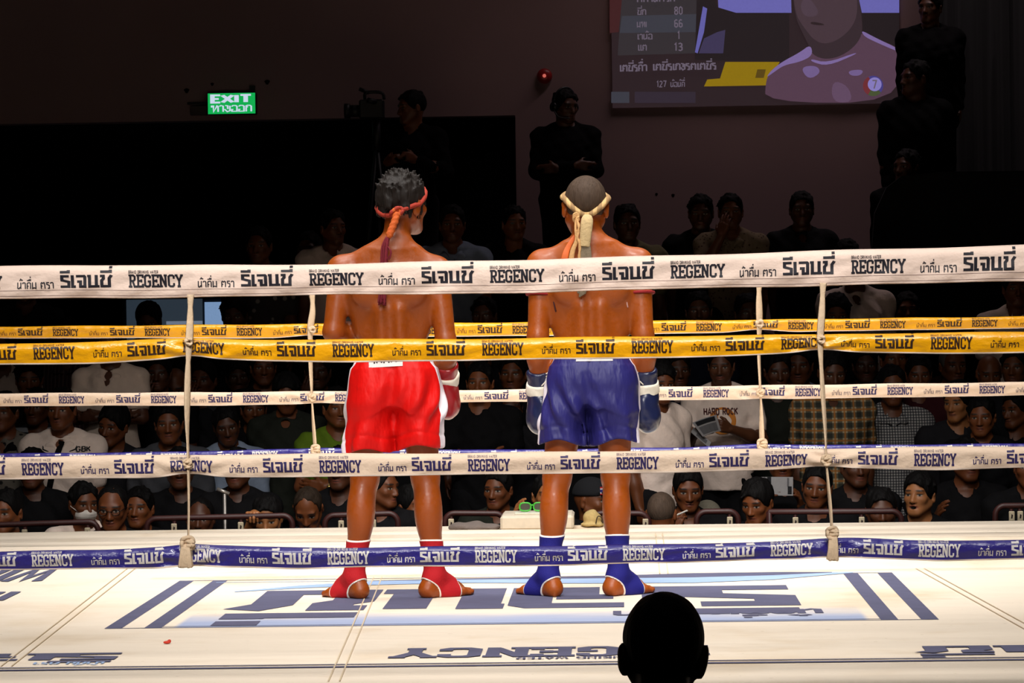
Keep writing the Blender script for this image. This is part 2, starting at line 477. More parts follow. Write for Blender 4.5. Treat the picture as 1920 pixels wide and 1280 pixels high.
def hand_ops(w, d, n, side, curl=20.0, spread=0.0, size=1.0, tips=True):
    """wrist, finger direction, palm direction, side (+1 = thumb on d x n)"""
    w = np.array(w, float); d = np.array(d, float); d /= np.linalg.norm(d)
    n = np.array(n, float); n -= d * (n @ d); n /= np.linalg.norm(n)
    s = np.cross(d, n) * side
    o = []
    z = size
    for i, (off, L) in enumerate(((1.5, 0.070), (0.5, 0.079), (-0.5, 0.074), (-1.5, 0.056))):
        kn = w + d * (0.088 - 0.006 * abs(off - 0.5)) * z + s * off * 0.0195 * z
        o.append(cap(w + d * 0.012 * z + s * off * 0.011 * z, kn, 0.015 * z, 0.0115 * z, 0.010))
        p, a = kn, curl * (0.8 + 0.1 * (3 - i) * 0.5)
        dd = d + s * spread * off * 0.12
        for j, fr in enumerate((0.45, 0.31, 0.24)):
            ang = R_(a * (j + 1))
            q = p + (dd * math.cos(ang) + n * math.sin(ang)) * L * fr * z
            o.append(cap(p, q, (0.0092 - 0.0009 * j) * z, (0.0085 - 0.0009 * j) * z, 0.003)); p = q
    b = w + d * 0.026 * z + s * 0.022 * z
    m = b + (d * 0.55 + s * 0.65 + n * 0.35) * 0.040 * z
    e = m + (d * 0.85 + s * 0.25 + n * 0.35) * 0.030 * z
    o += [cap(b, m, 0.015 * z, 0.0115 * z, 0.010), cap(m, e, 0.0108 * z, 0.009 * z, 0.003)]
    return o
def foot_ops(an, f, med, k=0.018):
    an = np.array(an, float); f = np.array(f, float); f /= np.linalg.norm(f)
    l = np.array((f[1], -f[0], 0.0)); l = l if l @ med > 0 else -l          # towards the big toe
    g = lambda a, b, z: np.array((an[0], an[1], 0)) + f * a + l * b + V3(0, 0, z)
    o = [cap(g(-0.036, 0, 0.034), g(-0.02, 0, 0.07), 0.033, 0.032, 0.02), cap(g(-0.036, 0, 0.033), g(0.06, 0.0, 0.03), 0.033, 0.032, k),
         cap(g(0.0, 0, 0.085), g(0.10, 0.008, 0.035), 0.037, 0.026, k), cap(g(0.06, 0, 0.03), g(0.125, 0.022, 0.024), 0.03, 0.025, k),
         cap(g(0.05, -0.008, 0.024), g(0.11, -0.028, 0.02), 0.026, 0.02, k)]
    for i, (a0, b0, a1, r) in enumerate(((0.128, 0.026, 0.182, 0.0135), (0.128, 0.006, 0.18, 0.0105), (0.122, -0.009, 0.170, 0.010), (0.114, -0.023, 0.156, 0.0095), (0.104, -0.036, 0.140, 0.009))):
        o.append(cap(g(a0, b0, 0.020), g(a1, b0 * 1.1, 0.013), r + 0.002, r, 0.006))
    return o
def default_joints():
    return dict(hd=V3(0, 0.01, 1.605), hR=rotm(), nk=V3(0, -0.02, 1.42),
        sh=[V3(-0.180, -0.015, 1.36), V3(0.180, -0.015, 1.36)], el=[V3(-0.200, -0.025, 1.08), V3(0.200, -0.025, 1.08)],
        wr=[V3(-0.195, 0.03, 0.85), V3(0.195, 0.03, 0.85)], hip=[V3(-0.085, 0, 0.90), V3(0.085, 0, 0.90)],
        kn=[V3(-0.10, 0.015, 0.48), V3(0.10, 0.015, 0.48)], an=[V3(-0.11, -0.02, 0.085), V3(0.11, -0.02, 0.085)],
        fd=[V3(-0.25, 1, 0), V3(0.25, 1, 0)],
        hand=[None, None],
        tab=[(0.82, 0, 0.150, 0.105, -0.01), (0.92, 0, 0.165, 0.112, -0.01), (1.02, 0, 0.147, 0.10, 0.0), (1.12, 0, 0.147, 0.102, 0.0),
             (1.22, 0, 0.163, 0.112, 0.0), (1.31, 0, 0.166, 0.105, -0.01), (1.37, 0, 0.135, 0.085, -0.018), (1.42, 0, 0.085, 0.06, -0.02)],
        fat=1.0)
def body_ops(J, muscles=False, mouth=0.0):
    o = [loft(J['tab'])]
    nk, hd, hR = J['nk'], J['hd'], J['hR']
    th = J.get('thin', 1.0)
    for i, s in ((0, -1), (1, 1)):
        sh, el_, wr, hip, kn, an = (J[q][i] for q in ('sh', 'el', 'wr', 'hip', 'kn', 'an'))
        o += [cap(nk + V3(s * 0.03, -0.008, 0.015), sh + V3(-s * 0.01, 0, 0.012), 0.050, 0.042, 0.04), ell(sh, (0.057, 0.058, 0.066), None, 0.04),
              cap(sh, el_, 0.049 * th, 0.040 * th, 0.03), cap(el_, el_ + (wr - el_) * 0.4, 0.039 * th, 0.042 * th, 0.02), cap(el_ + (wr - el_) * 0.4, wr, 0.042 * th, 0.027, 0.02)]
        o += [cap(hip, kn, 0.088, 0.056, 0.03), cap(kn, an, 0.054, 0.035, 0.02),
              ell(kn + (an - kn) * 0.34 + V3(0, -0.022, 0), (0.052, 0.050, 0.115), None, 0.03)]
        o += foot_ops(an, J['fd'][i], V3(-s, 0, 0))
        h = J['hand'][i]
        if h is None: h = dict(d=(wr - el_), n=(-s, 0.2, 0), curl=16)
        if h != 'none': o += hand_ops(wr, h['d'], h['n'], h.get('side', 1 if i else -1), h.get('curl', 20), h.get('spread', 0))
    o.append(cap(nk + V3(0, 0, -0.02), hd + hR @ V3(0, -0.022, -0.055), 0.060 * J.get('neck', 1.0), 0.055 * J.get('neck', 1.0), 0.03))
    if muscles:
        cx = J['cx']
        for s in (-1, 1):
            c = cx(1.24)
            o += [ell((c + s * 0.095, -0.088, 1.235), (0.055, 0.026, 0.075), None, 0.03), cap((cx(1.14) + s * 0.032, -0.086, 1.14), (cx(0.97) + s * 0.034, -0.078, 0.97), 0.026, 0.022, 0.03),
                  ell((cx(0.86) + s * 0.075, -0.042, 0.85), (0.085, 0.080, 0.09), None, 0.03),
                  cap((c + s * 0.13, -0.035, 1.20), (cx(1.06) + s * 0.115, -0.02, 1.06), 0.045, 0.03, 0.03)]
        o += [cap((cx(1.36), -0.118, 1.36), (cx(1.18), -0.128, 1.18), 0.010, 0.013, 0.03, True), cap((cx(1.18), -0.128, 1.18), (cx(1.0), -0.108, 1.0), 0.013, 0.011, 0.03, True)]
    o += head_ops(hd, hR, mouth=mouth, hs=J.get('hs', 1.0))
    o.append(plane((0, 0, -1), 0.0))
    return o
def hc_attr(P, J): return (P - J['hd']) @ J['hR'] / J.get('hs', 1.0)
def hair_mesh(kind, seed=0):
    o = [ell((0, -0.012, 0.013), (0.084, 0.104, 0.095), None, 0.01)]
    am, lo = 0.0030, -0.12
    face = ell((0, 0.092, -0.036), (0.086, 0.066, 0.090), None, 0.005, True)
    r = random.Random(seed * 11 + 3)
    def locks(n, up, l):
        out = []
        for i in range(n):
            u, v = r.uniform(-1, 1), r.uniform(-1, 1)
            if u * u + v * v > 1: continue
            p = V3(u * .080, v * .098 - .010, .016 + .088 * math.sqrt(max(0, 1 - u * u - v * v)))
            q = p + V3(u * .010 + r.uniform(-l, l), .008 + r.uniform(-l, l), up - .020 * (u * u + v * v))
            out.append(cap(p, q, .014, .006, .008))
        return out
    if kind == 'short': o += locks(26, .004, .010)
    if kind in ('thick', 'long'):
        o = [ell((0, -0.010, 0.018), (0.089, 0.108, 0.099), None, 0.01)] + locks(40, .008, .016); am = 0.004
        face = ell((0.006, 0.096, -0.042), (0.088, 0.066, 0.088), None, 0.005, True)
        if kind == 'long': o += [cap((0, -0.05, -0.02), (0, -0.06, -0.16), 0.085, 0.07, 0.03)]; lo = -0.26
    if kind == 'round': o = [ell((0, -0.012, 0.014), (0.0885, 0.108, 0.101), None, 0.01)]; am = 0.0012
    if kind == 'buzz': o = [ell((0, -0.008, 0.006), (0.0775, 0.0985, 0.0925), None, 0.01)]; am = 0.0006
    if kind == 'receding': o = [ell((0, -0.012, 0.008), (0.081, 0.102, 0.091), None, 0.01)]; face = ell((0, 0.100, -0.010), (0.092, 0.088, 0.104), None, 0.005, True)
    keep = [face, ell((0, 0.075, -0.098), (0.13, 0.085, 0.062), None, 0.005, True), plane((0, -0.25, -0.97), 0.090)]
    if kind == 'bald': o = [ell((0, -0.010, 0.002), (0.081, 0.101, 0.088), None, 0.01)]; keep[0] = ell((0, 0.03, 0.060), (0.13, 0.125, 0.085), None, 0.005, True)
    elif kind == 'cap':
        o = [ell((0, -0.006, 0.020), (0.088, 0.106, 0.092), None, 0.01), ell((0, 0.10, 0.030), (0.066, 0.075, 0.010), rotm(0, 12), 0.012)]; am = 0.0
        keep = [plane((0, 0, -1), -0.012)]
    if kind != 'cap':
        for s in (-1, 1): keep.append(ell((s * 0.092, -0.004, -0.034), (0.022, 0.026, 0.034), None, 0.006, True))
    o += keep
    xs, ys, zs = axis(-0.12, 0.12, 0.0075), axis(-0.15, 0.2 if kind == 'cap' else 0.13, 0.0075), axis(lo, 0.15, 0.0075)
    ph = seed * 1.7
    def wp(X, Y, Z):
        return am * (np.sin(95 * X + 30 * Z + ph) * np.sin(80 * Y - 20 * X + ph) + 0.6 * np.sin(190 * X + 60 * Y + ph) * np.cos(150 * Y + ph)) * np.clip((Z + 0.06) * 9, 0.2, 1)
    return solid(o, xs, ys, zs, wp)
HAIRS = {}
def hair_for(J, kind, seed):
    key = (kind, seed % 3)
    if key not in HAIRS: HAIRS[key] = hair_mesh(*key)
    P, F = HAIRS[key]
    return P @ J['hR'].T * J.get('hs', 1.0) + J['hd'], F
def lump(ops, step, warp=None, pad=0.02):
    return solid(ops, *ops_axes(ops, step, pad), warp)
def wrinkle(amp, seed, f=1.0):
    def w(X, Y, Z):
        return amp * (np.sin(f * (38 * X + 17 * Z + 6 * np.sin(9 * Z + seed)) + seed) * np.sin(f * (21 * Z - 13 * X) + 2 * seed) + 0.6 * np.sin(f * (60 * X - 44 * Z + 20 * Y) + 3 * seed))
    return w
# ------------------------------------------------------------------ the two fighters
def trim_mat(name, c, c_trim, attr, thr, rough=0.7, sheen=0.0, spec=0.3, fold=0.5, fs=26.0, stretch=None, var=0.12):
    m, nt, p = new_mat(name); L = nt.links
    l = lin(c)
    f = noise(nt, 12.0, 4)
    A = mixc(nt, f, tuple(x * (1 - var) for x in l[:3]) + (1,), tuple(min(1, x * (1 + var)) for x in l[:3]) + (1,))
    a = nd(nt, 'ShaderNodeAttribute', attribute_name=attr)
    A = mixc(nt, sstep(nt, a.outputs['Fac'], thr + 0.0006, thr - 0.0006), A, lin(c_trim))
    L.new(A, p.inputs['Base Color']); p.inputs['Roughness'].default_value = rough; p.inputs['Sheen Weight'].default_value = sheen
    p.inputs['Specular IOR Level'].default_value = spec
    bump(nt, p, noise(nt, fs, 3, stretch=stretch), fold, 0.02)
    MATS[name] = m
    return m
FY = 12.05
def fighter(cxpx, J, label, skin, shorts_m, shorts, sock_m, glove_m, hair, hairm, step=0.0065, tape_c=(232, 224, 206), laces=False, glove_sides=(0, 1)):
    O = at(cxpx, 1119, FY); O.z = CZ
    fo = body_ops(J, True)
    xs = axis(-0.36, 0.36, step); ys = axis(-0.25, 0.42, step); zs = axis(-0.02, 1.75, step)
    P, F = solid(fo, xs, ys, zs)
    b = mesh_obj('person', P, F, skin, None, attrs={'hc': hc_attr(P, J)})
    b.location = O
    tag(b, label, 'person', 'fighters standing with their backs turned in the ring')
    # hair
    if hair == 'spiky':
        o = [ell((0, -0.008, 0.012), (0.083, 0.103, 0.093), None, 0.01)]
        r = random.Random(5)
        for i in range(150):
            u, v = r.uniform(-1, 1), r.uniform(-1, 1)
            if u * u + v * v > 1: continue
            p = V3(u * 0.076, v * 0.095 - 0.008, 0.012 + 0.086 * math.sqrt(max(0, 1 - u * u - v * v)))
            q = p + V3(u * 0.012 + r.uniform(-0.008, 0.008), -0.004 + v * 0.006 + r.uniform(-0.008, 0.008), 0.012 + r.uniform(0, 0.012))
            o.append(cap(p, q, 0.009, 0.003, 0.006))
        for i in range(120):     # locks down the back and sides
            a = r.uniform(0, 2 * math.pi); h = r.uniform(-0.045, 0.07)
            w = math.sqrt(max(0.05, 1 - ((h - 0.01) / 0.095) ** 2))
            p = V3(math.cos(a) * 0.081 * w, math.sin(a) * 0.101 * w - 0.008, h)
            q = p + V3(math.cos(a) * 0.004, math.sin(a) * 0.004, -0.03) + V3(r.uniform(-0.006, 0.006), 0, 0)
            o.append(cap(p, q, 0.007, 0.003, 0.005))
        o += [ell((0, 0.092, -0.036), (0.086, 0.066, 0.090), None, 0.005, True), ell((0, 0.075, -0.098), (0.13, 0.085, 0.062), None, 0.005, True), plane((0, -0.25, -0.97), 0.094)]
        for s in (-1, 1): o.append(ell((s * 0.090, 0.004, -0.034), (0.022, 0.030, 0.034), None, 0.006, True))
    else:
        o = [ell((0, -0.008, 0.006), (0.0775, 0.0985, 0.0925), None, 0.01), ell((0, 0.092, -0.036), (0.086, 0.066, 0.090), None, 0.005, True), ell((0, 0.075, -0.098), (0.13, 0.085, 0.062), None, 0.005, True), plane((0, -0.25, -0.97), 0.094)]
        for s in (-1, 1): o.append(ell((s * 0.090, 0.004, -0.034), (0.022, 0.030, 0.034), None, 0.006, True))
    Ph, Fh = solid(o, axis(-0.12, 0.12, 0.0045), axis(-0.14, 0.13, 0.0045), axis(-0.12, 0.15, 0.0045))
    mesh_obj('hair', Ph @ J['hR'].T * J['hs'] + J['hd'], Fh, hairm, b)
    # shorts
    so, seed = shorts['ops'], shorts['seed']
    zh = shorts['hem']; CXS = shorts['cx']
    def warp(X, Y, Z):
        low = np.clip((1.0 - Z) / 0.25, 0, 1)
        w = 0.014 * np.exp(-((X - CXS) / 0.028) ** 2) * np.clip((0.90 - Z) / 0.10, 0, 1) * np.clip((Z - 0.67) / 0.04, 0, 1) * (Y < 0)
        w = w + 0.0095 * low * np.sin(np.arctan2(Y, X - 0.02) * 13 + 4 * np.sin(Z * 11 + seed) + seed) * (0.5 + 0.5 * np.sin(14 * Z + 9 * X + seed))
        w = w + 0.0065 * np.sin(24 * Z + 34 * np.abs(X - CXS) + seed) * np.sin(17 * Z - 21 * np.abs(X - CXS) + 2 * seed) * low
        w += 0.003 * np.exp(-((Z - zh(X) - 0.055) / 0.006) ** 2)                               # stitched hem band
        w += 0.0022 * np.sin(np.arctan2(Y, X) * 60) * np.clip((Z - 0.93) / 0.03, 0, 1)        # gathered waist
        return w
    D = None
    xs = axis(-0.30, 0.34, 0.006); ys = axis(-0.24, 0.24, 0.006); zs = axis(0.52, 1.02, 0.006)
    D = field(so, xs, ys, zs)
    D = D + warp(xs[:, None, None], ys[None, :, None], zs[None, None, :]).astype(np.float32)
    D = np.maximum(D, (zh(xs[:, None, None]) - zs[None, None, :]).astype(np.float32))
    inner = field(shorts['inner'], xs, ys, zs)
    D = np.maximum(D, -inner)
    D[0], D[-1] = 1, 1; D[:, 0], D[:, -1] = 1, 1; D[:, :, 0], D[:, :, -1] = 1, 1
    Ps, Fs = nets(D, xs, ys, zs)
    st = shorts['stripe'](Ps)
    sh_o = mesh_obj('shorts', Ps, Fs, shorts_m, b, attrs={'stripe': st})
    # waistband patch, following the back of the shorts
    m = MB(); x0, x1, z0, z1 = shorts['patch']
    def back_y(x, z):
        col = D[np.abs(xs - x).argmin(), :, np.abs(zs - z).argmin()]
        i = int(np.argmax(col < 0)); 
        return ys[max(i - 1, 0)] - 0.004
    n = 14; V = []
    for i in range(n + 1):
        x = x0 + (x1 - x0) * i / n
        y = back_y(x, 0.5 * (z0 + z1))
        V += [(x, y, z0 + shorts['slant'] * (i / n)), (x, y, z1 + shorts['slant'] * (i / n))]
    ysm = np.convolve([v[1] for v in V[::2]], np.ones(5) / 5, 'same'); ysm[:2] = ysm[2]; ysm[-2:] = ysm[-3]
    V = [(v[0], min(ysm[i // 2], v[1]) - 0.001, v[2]) for i, v in enumerate(V)]
    m.add(V, [(2*i, 2*i+2, 2*i+3, 2*i+1) for i in range(n)])
    for i in (2, 3, 5, 6, 8, 9, 11):
        a, c = V[2*i], V[2*i+2]
        zt = z0 + (z1 - z0) * (0.45 if i % 2 else 0.4); sl = shorts['slant'] * (i / n)
        m.add([(a[0], a[1]-0.0006, zt+sl), (a[0]*0.35+c[0]*0.65, c[1]-0.0006, zt+sl), (a[0]*0.35+c[0]*0.65, c[1]-0.0006, z1+sl), (a[0], a[1]-0.0006, z1+sl)], [(0, 1, 2, 3)], 1)
    pt = m.build('waistband_label', [mat('label_white', (236, 230, 226)), mat('print_dark', (40, 34, 40))], sh_o)
    # ankle supports
    for i, s in ((0, -1), (1, 1)):
        kn, an, f = J['kn'][i], J['an'][i], J['fd'][i] / np.linalg.norm(J['fd'][i])
        med = V3(-s, 0, 0); g = 0.005
        src = [cap(kn, an, 0.054 + g, 0.035 + g, 0.02), ell(kn + (an - kn) * 0.34 + V3(0, -0.022, 0), (0.052 + g, 0.050 + g, 0.115 + g), None, 0.03)]
        for op in foot_ops(an, f, med)[:5]: src.append(cap(op[1], op[2], op[3] + g, op[4] + g, op[5]))
        zt = J['sock'][i]
        fl = V3(an[0], an[1], 0)
        hc = fl - f * 0.052 + V3(0, 0, 0.010)
        ops = src + [plane((0, 0.10 * s, 1), zt), plane(f, float(f @ fl) + 0.098), ('e', hc, V3(0.062, 0.062, 0.066), None, None, 0.004, True), plane((0, 0, -1), 0.0)]
        a3 = [axis(an[0] - 0.16, an[0] + 0.16, 0.0045), axis(an[1] - 0.12, an[1] + 0.16, 0.0045), axis(-0.02, 0.27, 0.0045)]
        Pk, Fk = solid(ops, *a3)
        nrm = math.sqrt(1 + 0.01)
        tr = np.minimum.reduce([zt - (Pk[:, 2] + 0.10 * s * Pk[:, 1]) / nrm, float(f @ fl) + 0.098 - Pk @ f, np.sqrt(((Pk - hc) / V3(0.062, 0.062, 0.066)) ** 2 @ np.ones(3)) * 0.063 - 0.063])
        mesh_obj('ankle_support', Pk, Fk, sock_m, b, attrs={'trim': tr})
    # gloves
    for i, s in ((0, -1), (1, 1)):
        wr, el_ = J['wr'][i], J['el'][i]
        fd = (wr - el_) / np.linalg.norm(wr - el_)
        up = np.cross(fd, V3(1, 0, 0)); up /= np.linalg.norm(up)
        gd = fd * 0.86 + V3(0, 0, -0.5); gd /= np.linalg.norm(gd)
        R3 = np.array(Matrix((Vector(np.cross(up, gd)), Vector(up), Vector(gd))).transposed())
        ops = [cap(wr - fd * 0.075, wr + fd * 0.02, 0.047, 0.043, 0.02), ell(wr + gd * 0.085, (0.048, 0.062, 0.085), R3, 0.03), ell(wr + gd * 0.12 + up * 0.012, (0.047, 0.062, 0.055), R3, 0.03),
               cap(wr + gd * 0.03 + up * 0.045 - V3(s * 0.012, 0, 0), wr + gd * 0.10 + up * 0.062 - V3(s * 0.02, 0, 0), 0.022, 0.020, 0.010),
               plane(-fd, float(-fd @ (wr - fd * 0.085)))]
        Pg, Fg = lump(ops, 0.006, lambda X, Y, Z: 0.0016 * np.sin(90 * Z + 40 * X) * np.sin(70 * X + 50 * Y))
        gl = mesh_obj('boxing_glove', Pg, Fg, glove_m, b)
        t0, t1 = wr - fd * 0.032, wr + fd * 0.018
        Pt, Ft = lump([cap(wr - fd * 0.07, wr + fd * 0.05, 0.0525, 0.0505, 0.01), plane(-fd, float(-fd @ t0)), plane(fd, float(fd @ t1))], 0.0055,
                      lambda X, Y, Z: 0.0012 * np.sin(130 * Z + 60 * X))
        mesh_obj('tape', Pt, Ft, mat('tape_white', tape_c, 0.8, bs=0.4, bscale=60), gl)
        if laces:
            m = MB()
            for q in range(4):
                a0 = wr - fd * (0.072 - 0.012 * q); sx = s * -1
                m.tube(smooth_path([a0 + V3(sx * 0.03, -0.044, 0), a0 - fd * 0.004 + V3(sx * 0.045, -0.028, 0.0), a0 + fd * 0.012 + V3(sx * 0.05, -0.004, 0)], 4), 0.0022, 6)
            m.tube(smooth_path([wr - fd * 0.07 + V3(-s * 0.044, -0.03, 0), wr - fd * 0.05 + V3(-s * 0.038, -0.046, 0), wr - fd * 0.02 + V3(-s * 0.012, -0.056, 0)], 5), 0.0025, 6)
            m.build('lace', mat('lace', (214, 204, 186)), gl, True)
    return b, O

# ---- red corner
J = default_joints()
cxr = lambda z: float(np.interp(z, [0.55, 0.9, 1.1, 1.25, 1.42], [0.006, 0.012, 0.006, 0.0, 0.018]))
tab = []
for z, w, d, cy in ((0.82, 0.150, 0.110, -0.012), (0.90, 0.152, 0.115, -0.012), (0.97, 0.140, 0.098, -0.004), (1.03, 0.132, 0.092, 0.0), (1.10, 0.141, 0.097, 0.0), (1.19, 0.157, 0.108, 0.0), (1.26, 0.160, 0.104, -0.006), (1.315, 0.135, 0.085, -0.012), (1.37, 0.08, 0.06, -0.015)):
    tab.append((z, cxr(z), w, d, cy))
J.update(hs=1.08, cx=cxr, tab=tab, hd=V3(0.052, 0.022, 1.583), hR=rotm(-32, -3, 4), nk=V3(0.022, -0.018, 1.375), neck=0.93,
    sh=[V3(-0.192, -0.012, 1.295), V3(0.190, -0.012, 1.285)], el=[V3(-0.224, -0.045, 1.060), V3(0.222, -0.05, 1.015)],
    wr=[V3(-0.098, 0.150, 1.045), V3(0.215, 0.085, 0.865)], hip=[V3(-0.072, 0, 0.88), V3(0.092, 0, 0.88)],
    kn=[V3(-0.113, 0.02, 0.475), V3(0.128, 0.02, 0.475)], an=[V3(-0.160, -0.01, 0.085), V3(0.162, -0.01, 0.085)],
    fd=[V3(-0.72, 0.66, 0), V3(0.80, 0.58, 0)], sock=[0.235, 0.228], hand=[dict(d=V3(0.4, 0.5, -0.2), n=V3(0, 0.2, -1), curl=70), dict(d=V3(0, 0.25, -1), n=V3(-1, 0, 0), curl=70)])
red_skin = skin_mat('skin_red_corner', (140, 64, 8), rough=0.46, spec=0.42, coat=0.04, wet=0.12)
def shorts_ops(cx, wt, hl, hr, hz, yd=0.0):
    o = [loft([(0.74, cx + 0.004, wt + 0.035, 0.135, -0.012), (0.84, cx + 0.003, wt + 0.028, 0.135, -0.016), (0.91, cx, wt + 0.012, 0.125, -0.012), (0.985, cx, wt - 0.002, 0.108, -0.004)], grow=0.0)]
    for s in (-1, 1): o.append(ell((cx + s * 0.078, -0.046, 0.845), (0.092, 0.096, 0.11), None, 0.04))
    inner = []
    for s, (c, r) in ((-1, hl), (1, hr)):
        top = cx + s * 0.086
        o.append(loft([(hz - 0.06, c, r, 0.125, -0.002), (hz + 0.08, c * 0.93 + top * 0.07, r * 0.985, 0.128, -0.006), (0.78, top, 0.104, 0.128, -0.012), (0.90, top - s * 0.004, 0.082, 0.100, -0.010)], k=0.032))
        inner.append(loft([(hz - 0.1, c, r - 0.020, 0.100, -0.002), (hz + 0.06, c, r - 0.026, 0.096, -0.002)], k=0.004))
    o.append(cap((cx - 0.004, -0.015, 0.80), (cx - 0.004, -0.010, 0.68), 0.05, 0.034, 0.015))
    o.append(cap((cx - 0.002, -0.190, 0.80), (cx - 0.004, -0.152, 0.655), 0.030, 0.044, 0.045, True))
    return o, inner
def stripe_fn(cx, w_of, d=0.125, lim=0.44, ztop=0.985):
    def f(P):
        w = w_of(P[:, 2])
        u = np.abs(P[:, 0] - cx) / w; v = np.abs(P[:, 1] + 0.008) / d
        ang = np.arctan2(v, u)              # 0 at the outer side
        out = (ang - lim) * 0.13
        return np.where(np.abs(P[:, 0] - cx) > w * 0.72, out, 0.05)
    return f
ro, ri = shorts_ops(0.013, 0.146, (-0.094, 0.098), (0.112, 0.096), 0.592)
wr_of = lambda z: np.interp(z, [0.59, 0.74, 0.84, 0.91, 0.985], [0.2, 0.182, 0.174, 0.158, 0.144])
red_shorts = trim_mat('red_satin', (206, 10, 6), (238, 226, 232), 'stripe', 0.0, rough=0.55, sheen=0.0, spec=0.22, fold=0.8, fs=9.0, stretch=(1.6, 1.0, 0.8))
red_sock = trim_mat('red_elastic', (168, 16, 26), (235, 225, 215), 'trim', 0.0065, rough=0.8, fold=0.2, fs=300)
red_b, RO = fighter(740, J, 'fighter in red satin shorts and red gloves, red rope headband', red_skin, red_shorts,
    dict(ops=ro, inner=ri, seed=1.3, cx=0.010, hem=lambda X: 0.592 - 0.012 * np.cos(X * 30) + 0.012 * np.clip(X / 0.2, -1, 1), stripe=stripe_fn(0.008, wr_of), patch=(-0.078, 0.056, 0.918, 0.955), slant=0.006),
    red_sock, mat('red_leather', (150, 14, 22), 0.32, 0.5, bs=0.15, bscale=60, coat=0.2), 'spiky', hair_mat('hair_red_corner', (26, 20, 17), 0.6, 0.2))
JR = J

# ---- blue corner
J = default_joints()
cxb = lambda z: float(np.interp(z, [0.55, 0.9, 1.42], [0.03, 0.048, 0.046]))
tab = []
for z, w, d, cy in ((0.82, 0.152, 0.112, -0.012), (0.90, 0.152, 0.116, -0.012), (0.97, 0.146, 0.10, -0.004), (1.03, 0.146, 0.096, 0.0), (1.10, 0.154, 0.10, 0.0), (1.20, 0.172, 0.112, 0.0), (1.275, 0.166, 0.106, -0.006), (1.33, 0.135, 0.085, -0.012), (1.385, 0.08, 0.06, -0.015)):
    tab.append((z, cxb(z), w, d, cy))
J.update(hs=1.08, cx=cxb, tab=tab, hd=V3(0.030, 0.020, 1.558), hR=rotm(3, 6, 2), nk=V3(0.046, -0.018, 1.375), neck=0.98,
    sh=[V3(-0.148, -0.012, 1.305), V3(0.238, -0.012, 1.305)], el=[V3(-0.165, -0.045, 1.03), V3(0.252, -0.045, 1.03)],
    wr=[V3(-0.166, 0.035, 0.815), V3(0.262, 0.035, 0.815)], hip=[V3(-0.036, 0, 0.88), V3(0.126, 0, 0.88)],
    kn=[V3(-0.098, 0.02, 0.470), V3(0.134, 0.02, 0.470)], an=[V3(-0.140, -0.01, 0.085), V3(0.140, -0.01, 0.085)],
    fd=[V3(-0.66, 0.72, 0), V3(0.74, 0.62, 0)], sock=[0.245, 0.24], hand=[dict(d=V3(0, 0.1, -1), n=V3(1, 0, 0), curl=70), dict(d=V3(0, 0.1, -1), n=V3(-1, 0, 0), curl=70)])
blue_skin = skin_mat('skin_blue_corner', (150, 70, 10), rough=0.46, spec=0.42, coat=0.04, wet=0.12)
bo, bi = shorts_ops(0.048, 0.144, (-0.078, 0.100), (0.130, 0.100), 0.602)
wb_of = lambda z: np.interp(z, [0.60, 0.74, 0.84, 0.91, 0.985], [0.206, 0.184, 0.174, 0.158, 0.142])
blue_shorts = trim_mat('blue_satin', (36, 33, 98), (236, 228, 236), 'stripe', 0.0, rough=0.50, sheen=0.0, spec=0.32, fold=0.9, fs=9.0, stretch=(1.8, 1.0, 0.7))
blue_sock = trim_mat('blue_elastic', (26, 24, 112), (235, 228, 222), 'trim', 0.0065, rough=0.8, fold=0.2, fs=300)
blue_b, BO = fighter(1094, J, 'fighter in dark blue satin shorts and navy gloves, beige cloth headband', blue_skin, blue_shorts,
    dict(ops=bo, inner=bi, seed=4.1, cx=0.028, hem=lambda X: 0.608 - 0.016 * np.cos((X - 0.03) * 26), stripe=stripe_fn(0.036, wb_of, lim=0.36), patch=(-0.014, 0.130, 0.932, 0.965), slant=0.0),
    blue_sock, mat('navy_leather', (26, 32, 66), 0.30, 0.5, bs=0.15, bscale=60, coat=0.25), 'buzz', hair_mat('hair_blue_corner', (66, 52, 42), 0.65), laces=True)
JB = J

# ---- headbands (worn): rope rings with a tail down the back
def ring_path(J, zb, zs_, zf, g, n=48):
    P = []
    for i in range(n + 1):
        a = 2 * math.pi * i / n - math.pi / 2
        yy = math.sin(a); z = zs_ + (zf - zs_) * yy if yy > 0 else zs_ + (zb - zs_) * yy * yy
        w = math.sqrt(max(0.1, 1 - ((z - 0.005) / 0.09) ** 2))
        P.append(J['hd'] + J['hR'] @ V3(math.cos(a) * (0.080 + g) * w ** 0.6, yy * (0.099 + g) * w ** 0.4 - 0.008, z) * J['hs'])
    return P
hb = MB(); hb.tube(ring_path(JR, -0.056, -0.016, 0.045, 0.004), 0.0095, 12, 0, lobes=3, lobe=0.12, lay=260)
band = hb.build('headband', [mat('rope_red', (150, 40, 20), 0.75, var=0.4, vs=180, bs=0.5, bscale=240), mat('rope_orange', (190, 84, 24), 0.75, var=0.3, vs=160, bs=0.5, bscale=240)], red_b, True)
rp = lambda px, py, dy: np.array(at(px, py, FY + dy) - RO)
k0 = rp(744, 398, -0.105)
kn_ = MB()
for a in range(3):
    c = k0 + V3((a - 1) * 0.008, -0.004, (a - 1) * 0.006)
    kn_.tube([c + V3(math.cos(t) * 0.015, math.sin(2 * t) * 0.005, math.sin(t) * 0.012) for t in np.linspace(0, 2 * math.pi, 18)], 0.0075, 10, a % 2, lobes=3, lobe=0.12, lay=260)
kn_.build('knot', [MATS['rope_red'], MATS['rope_orange']], band, True)
t = MB()
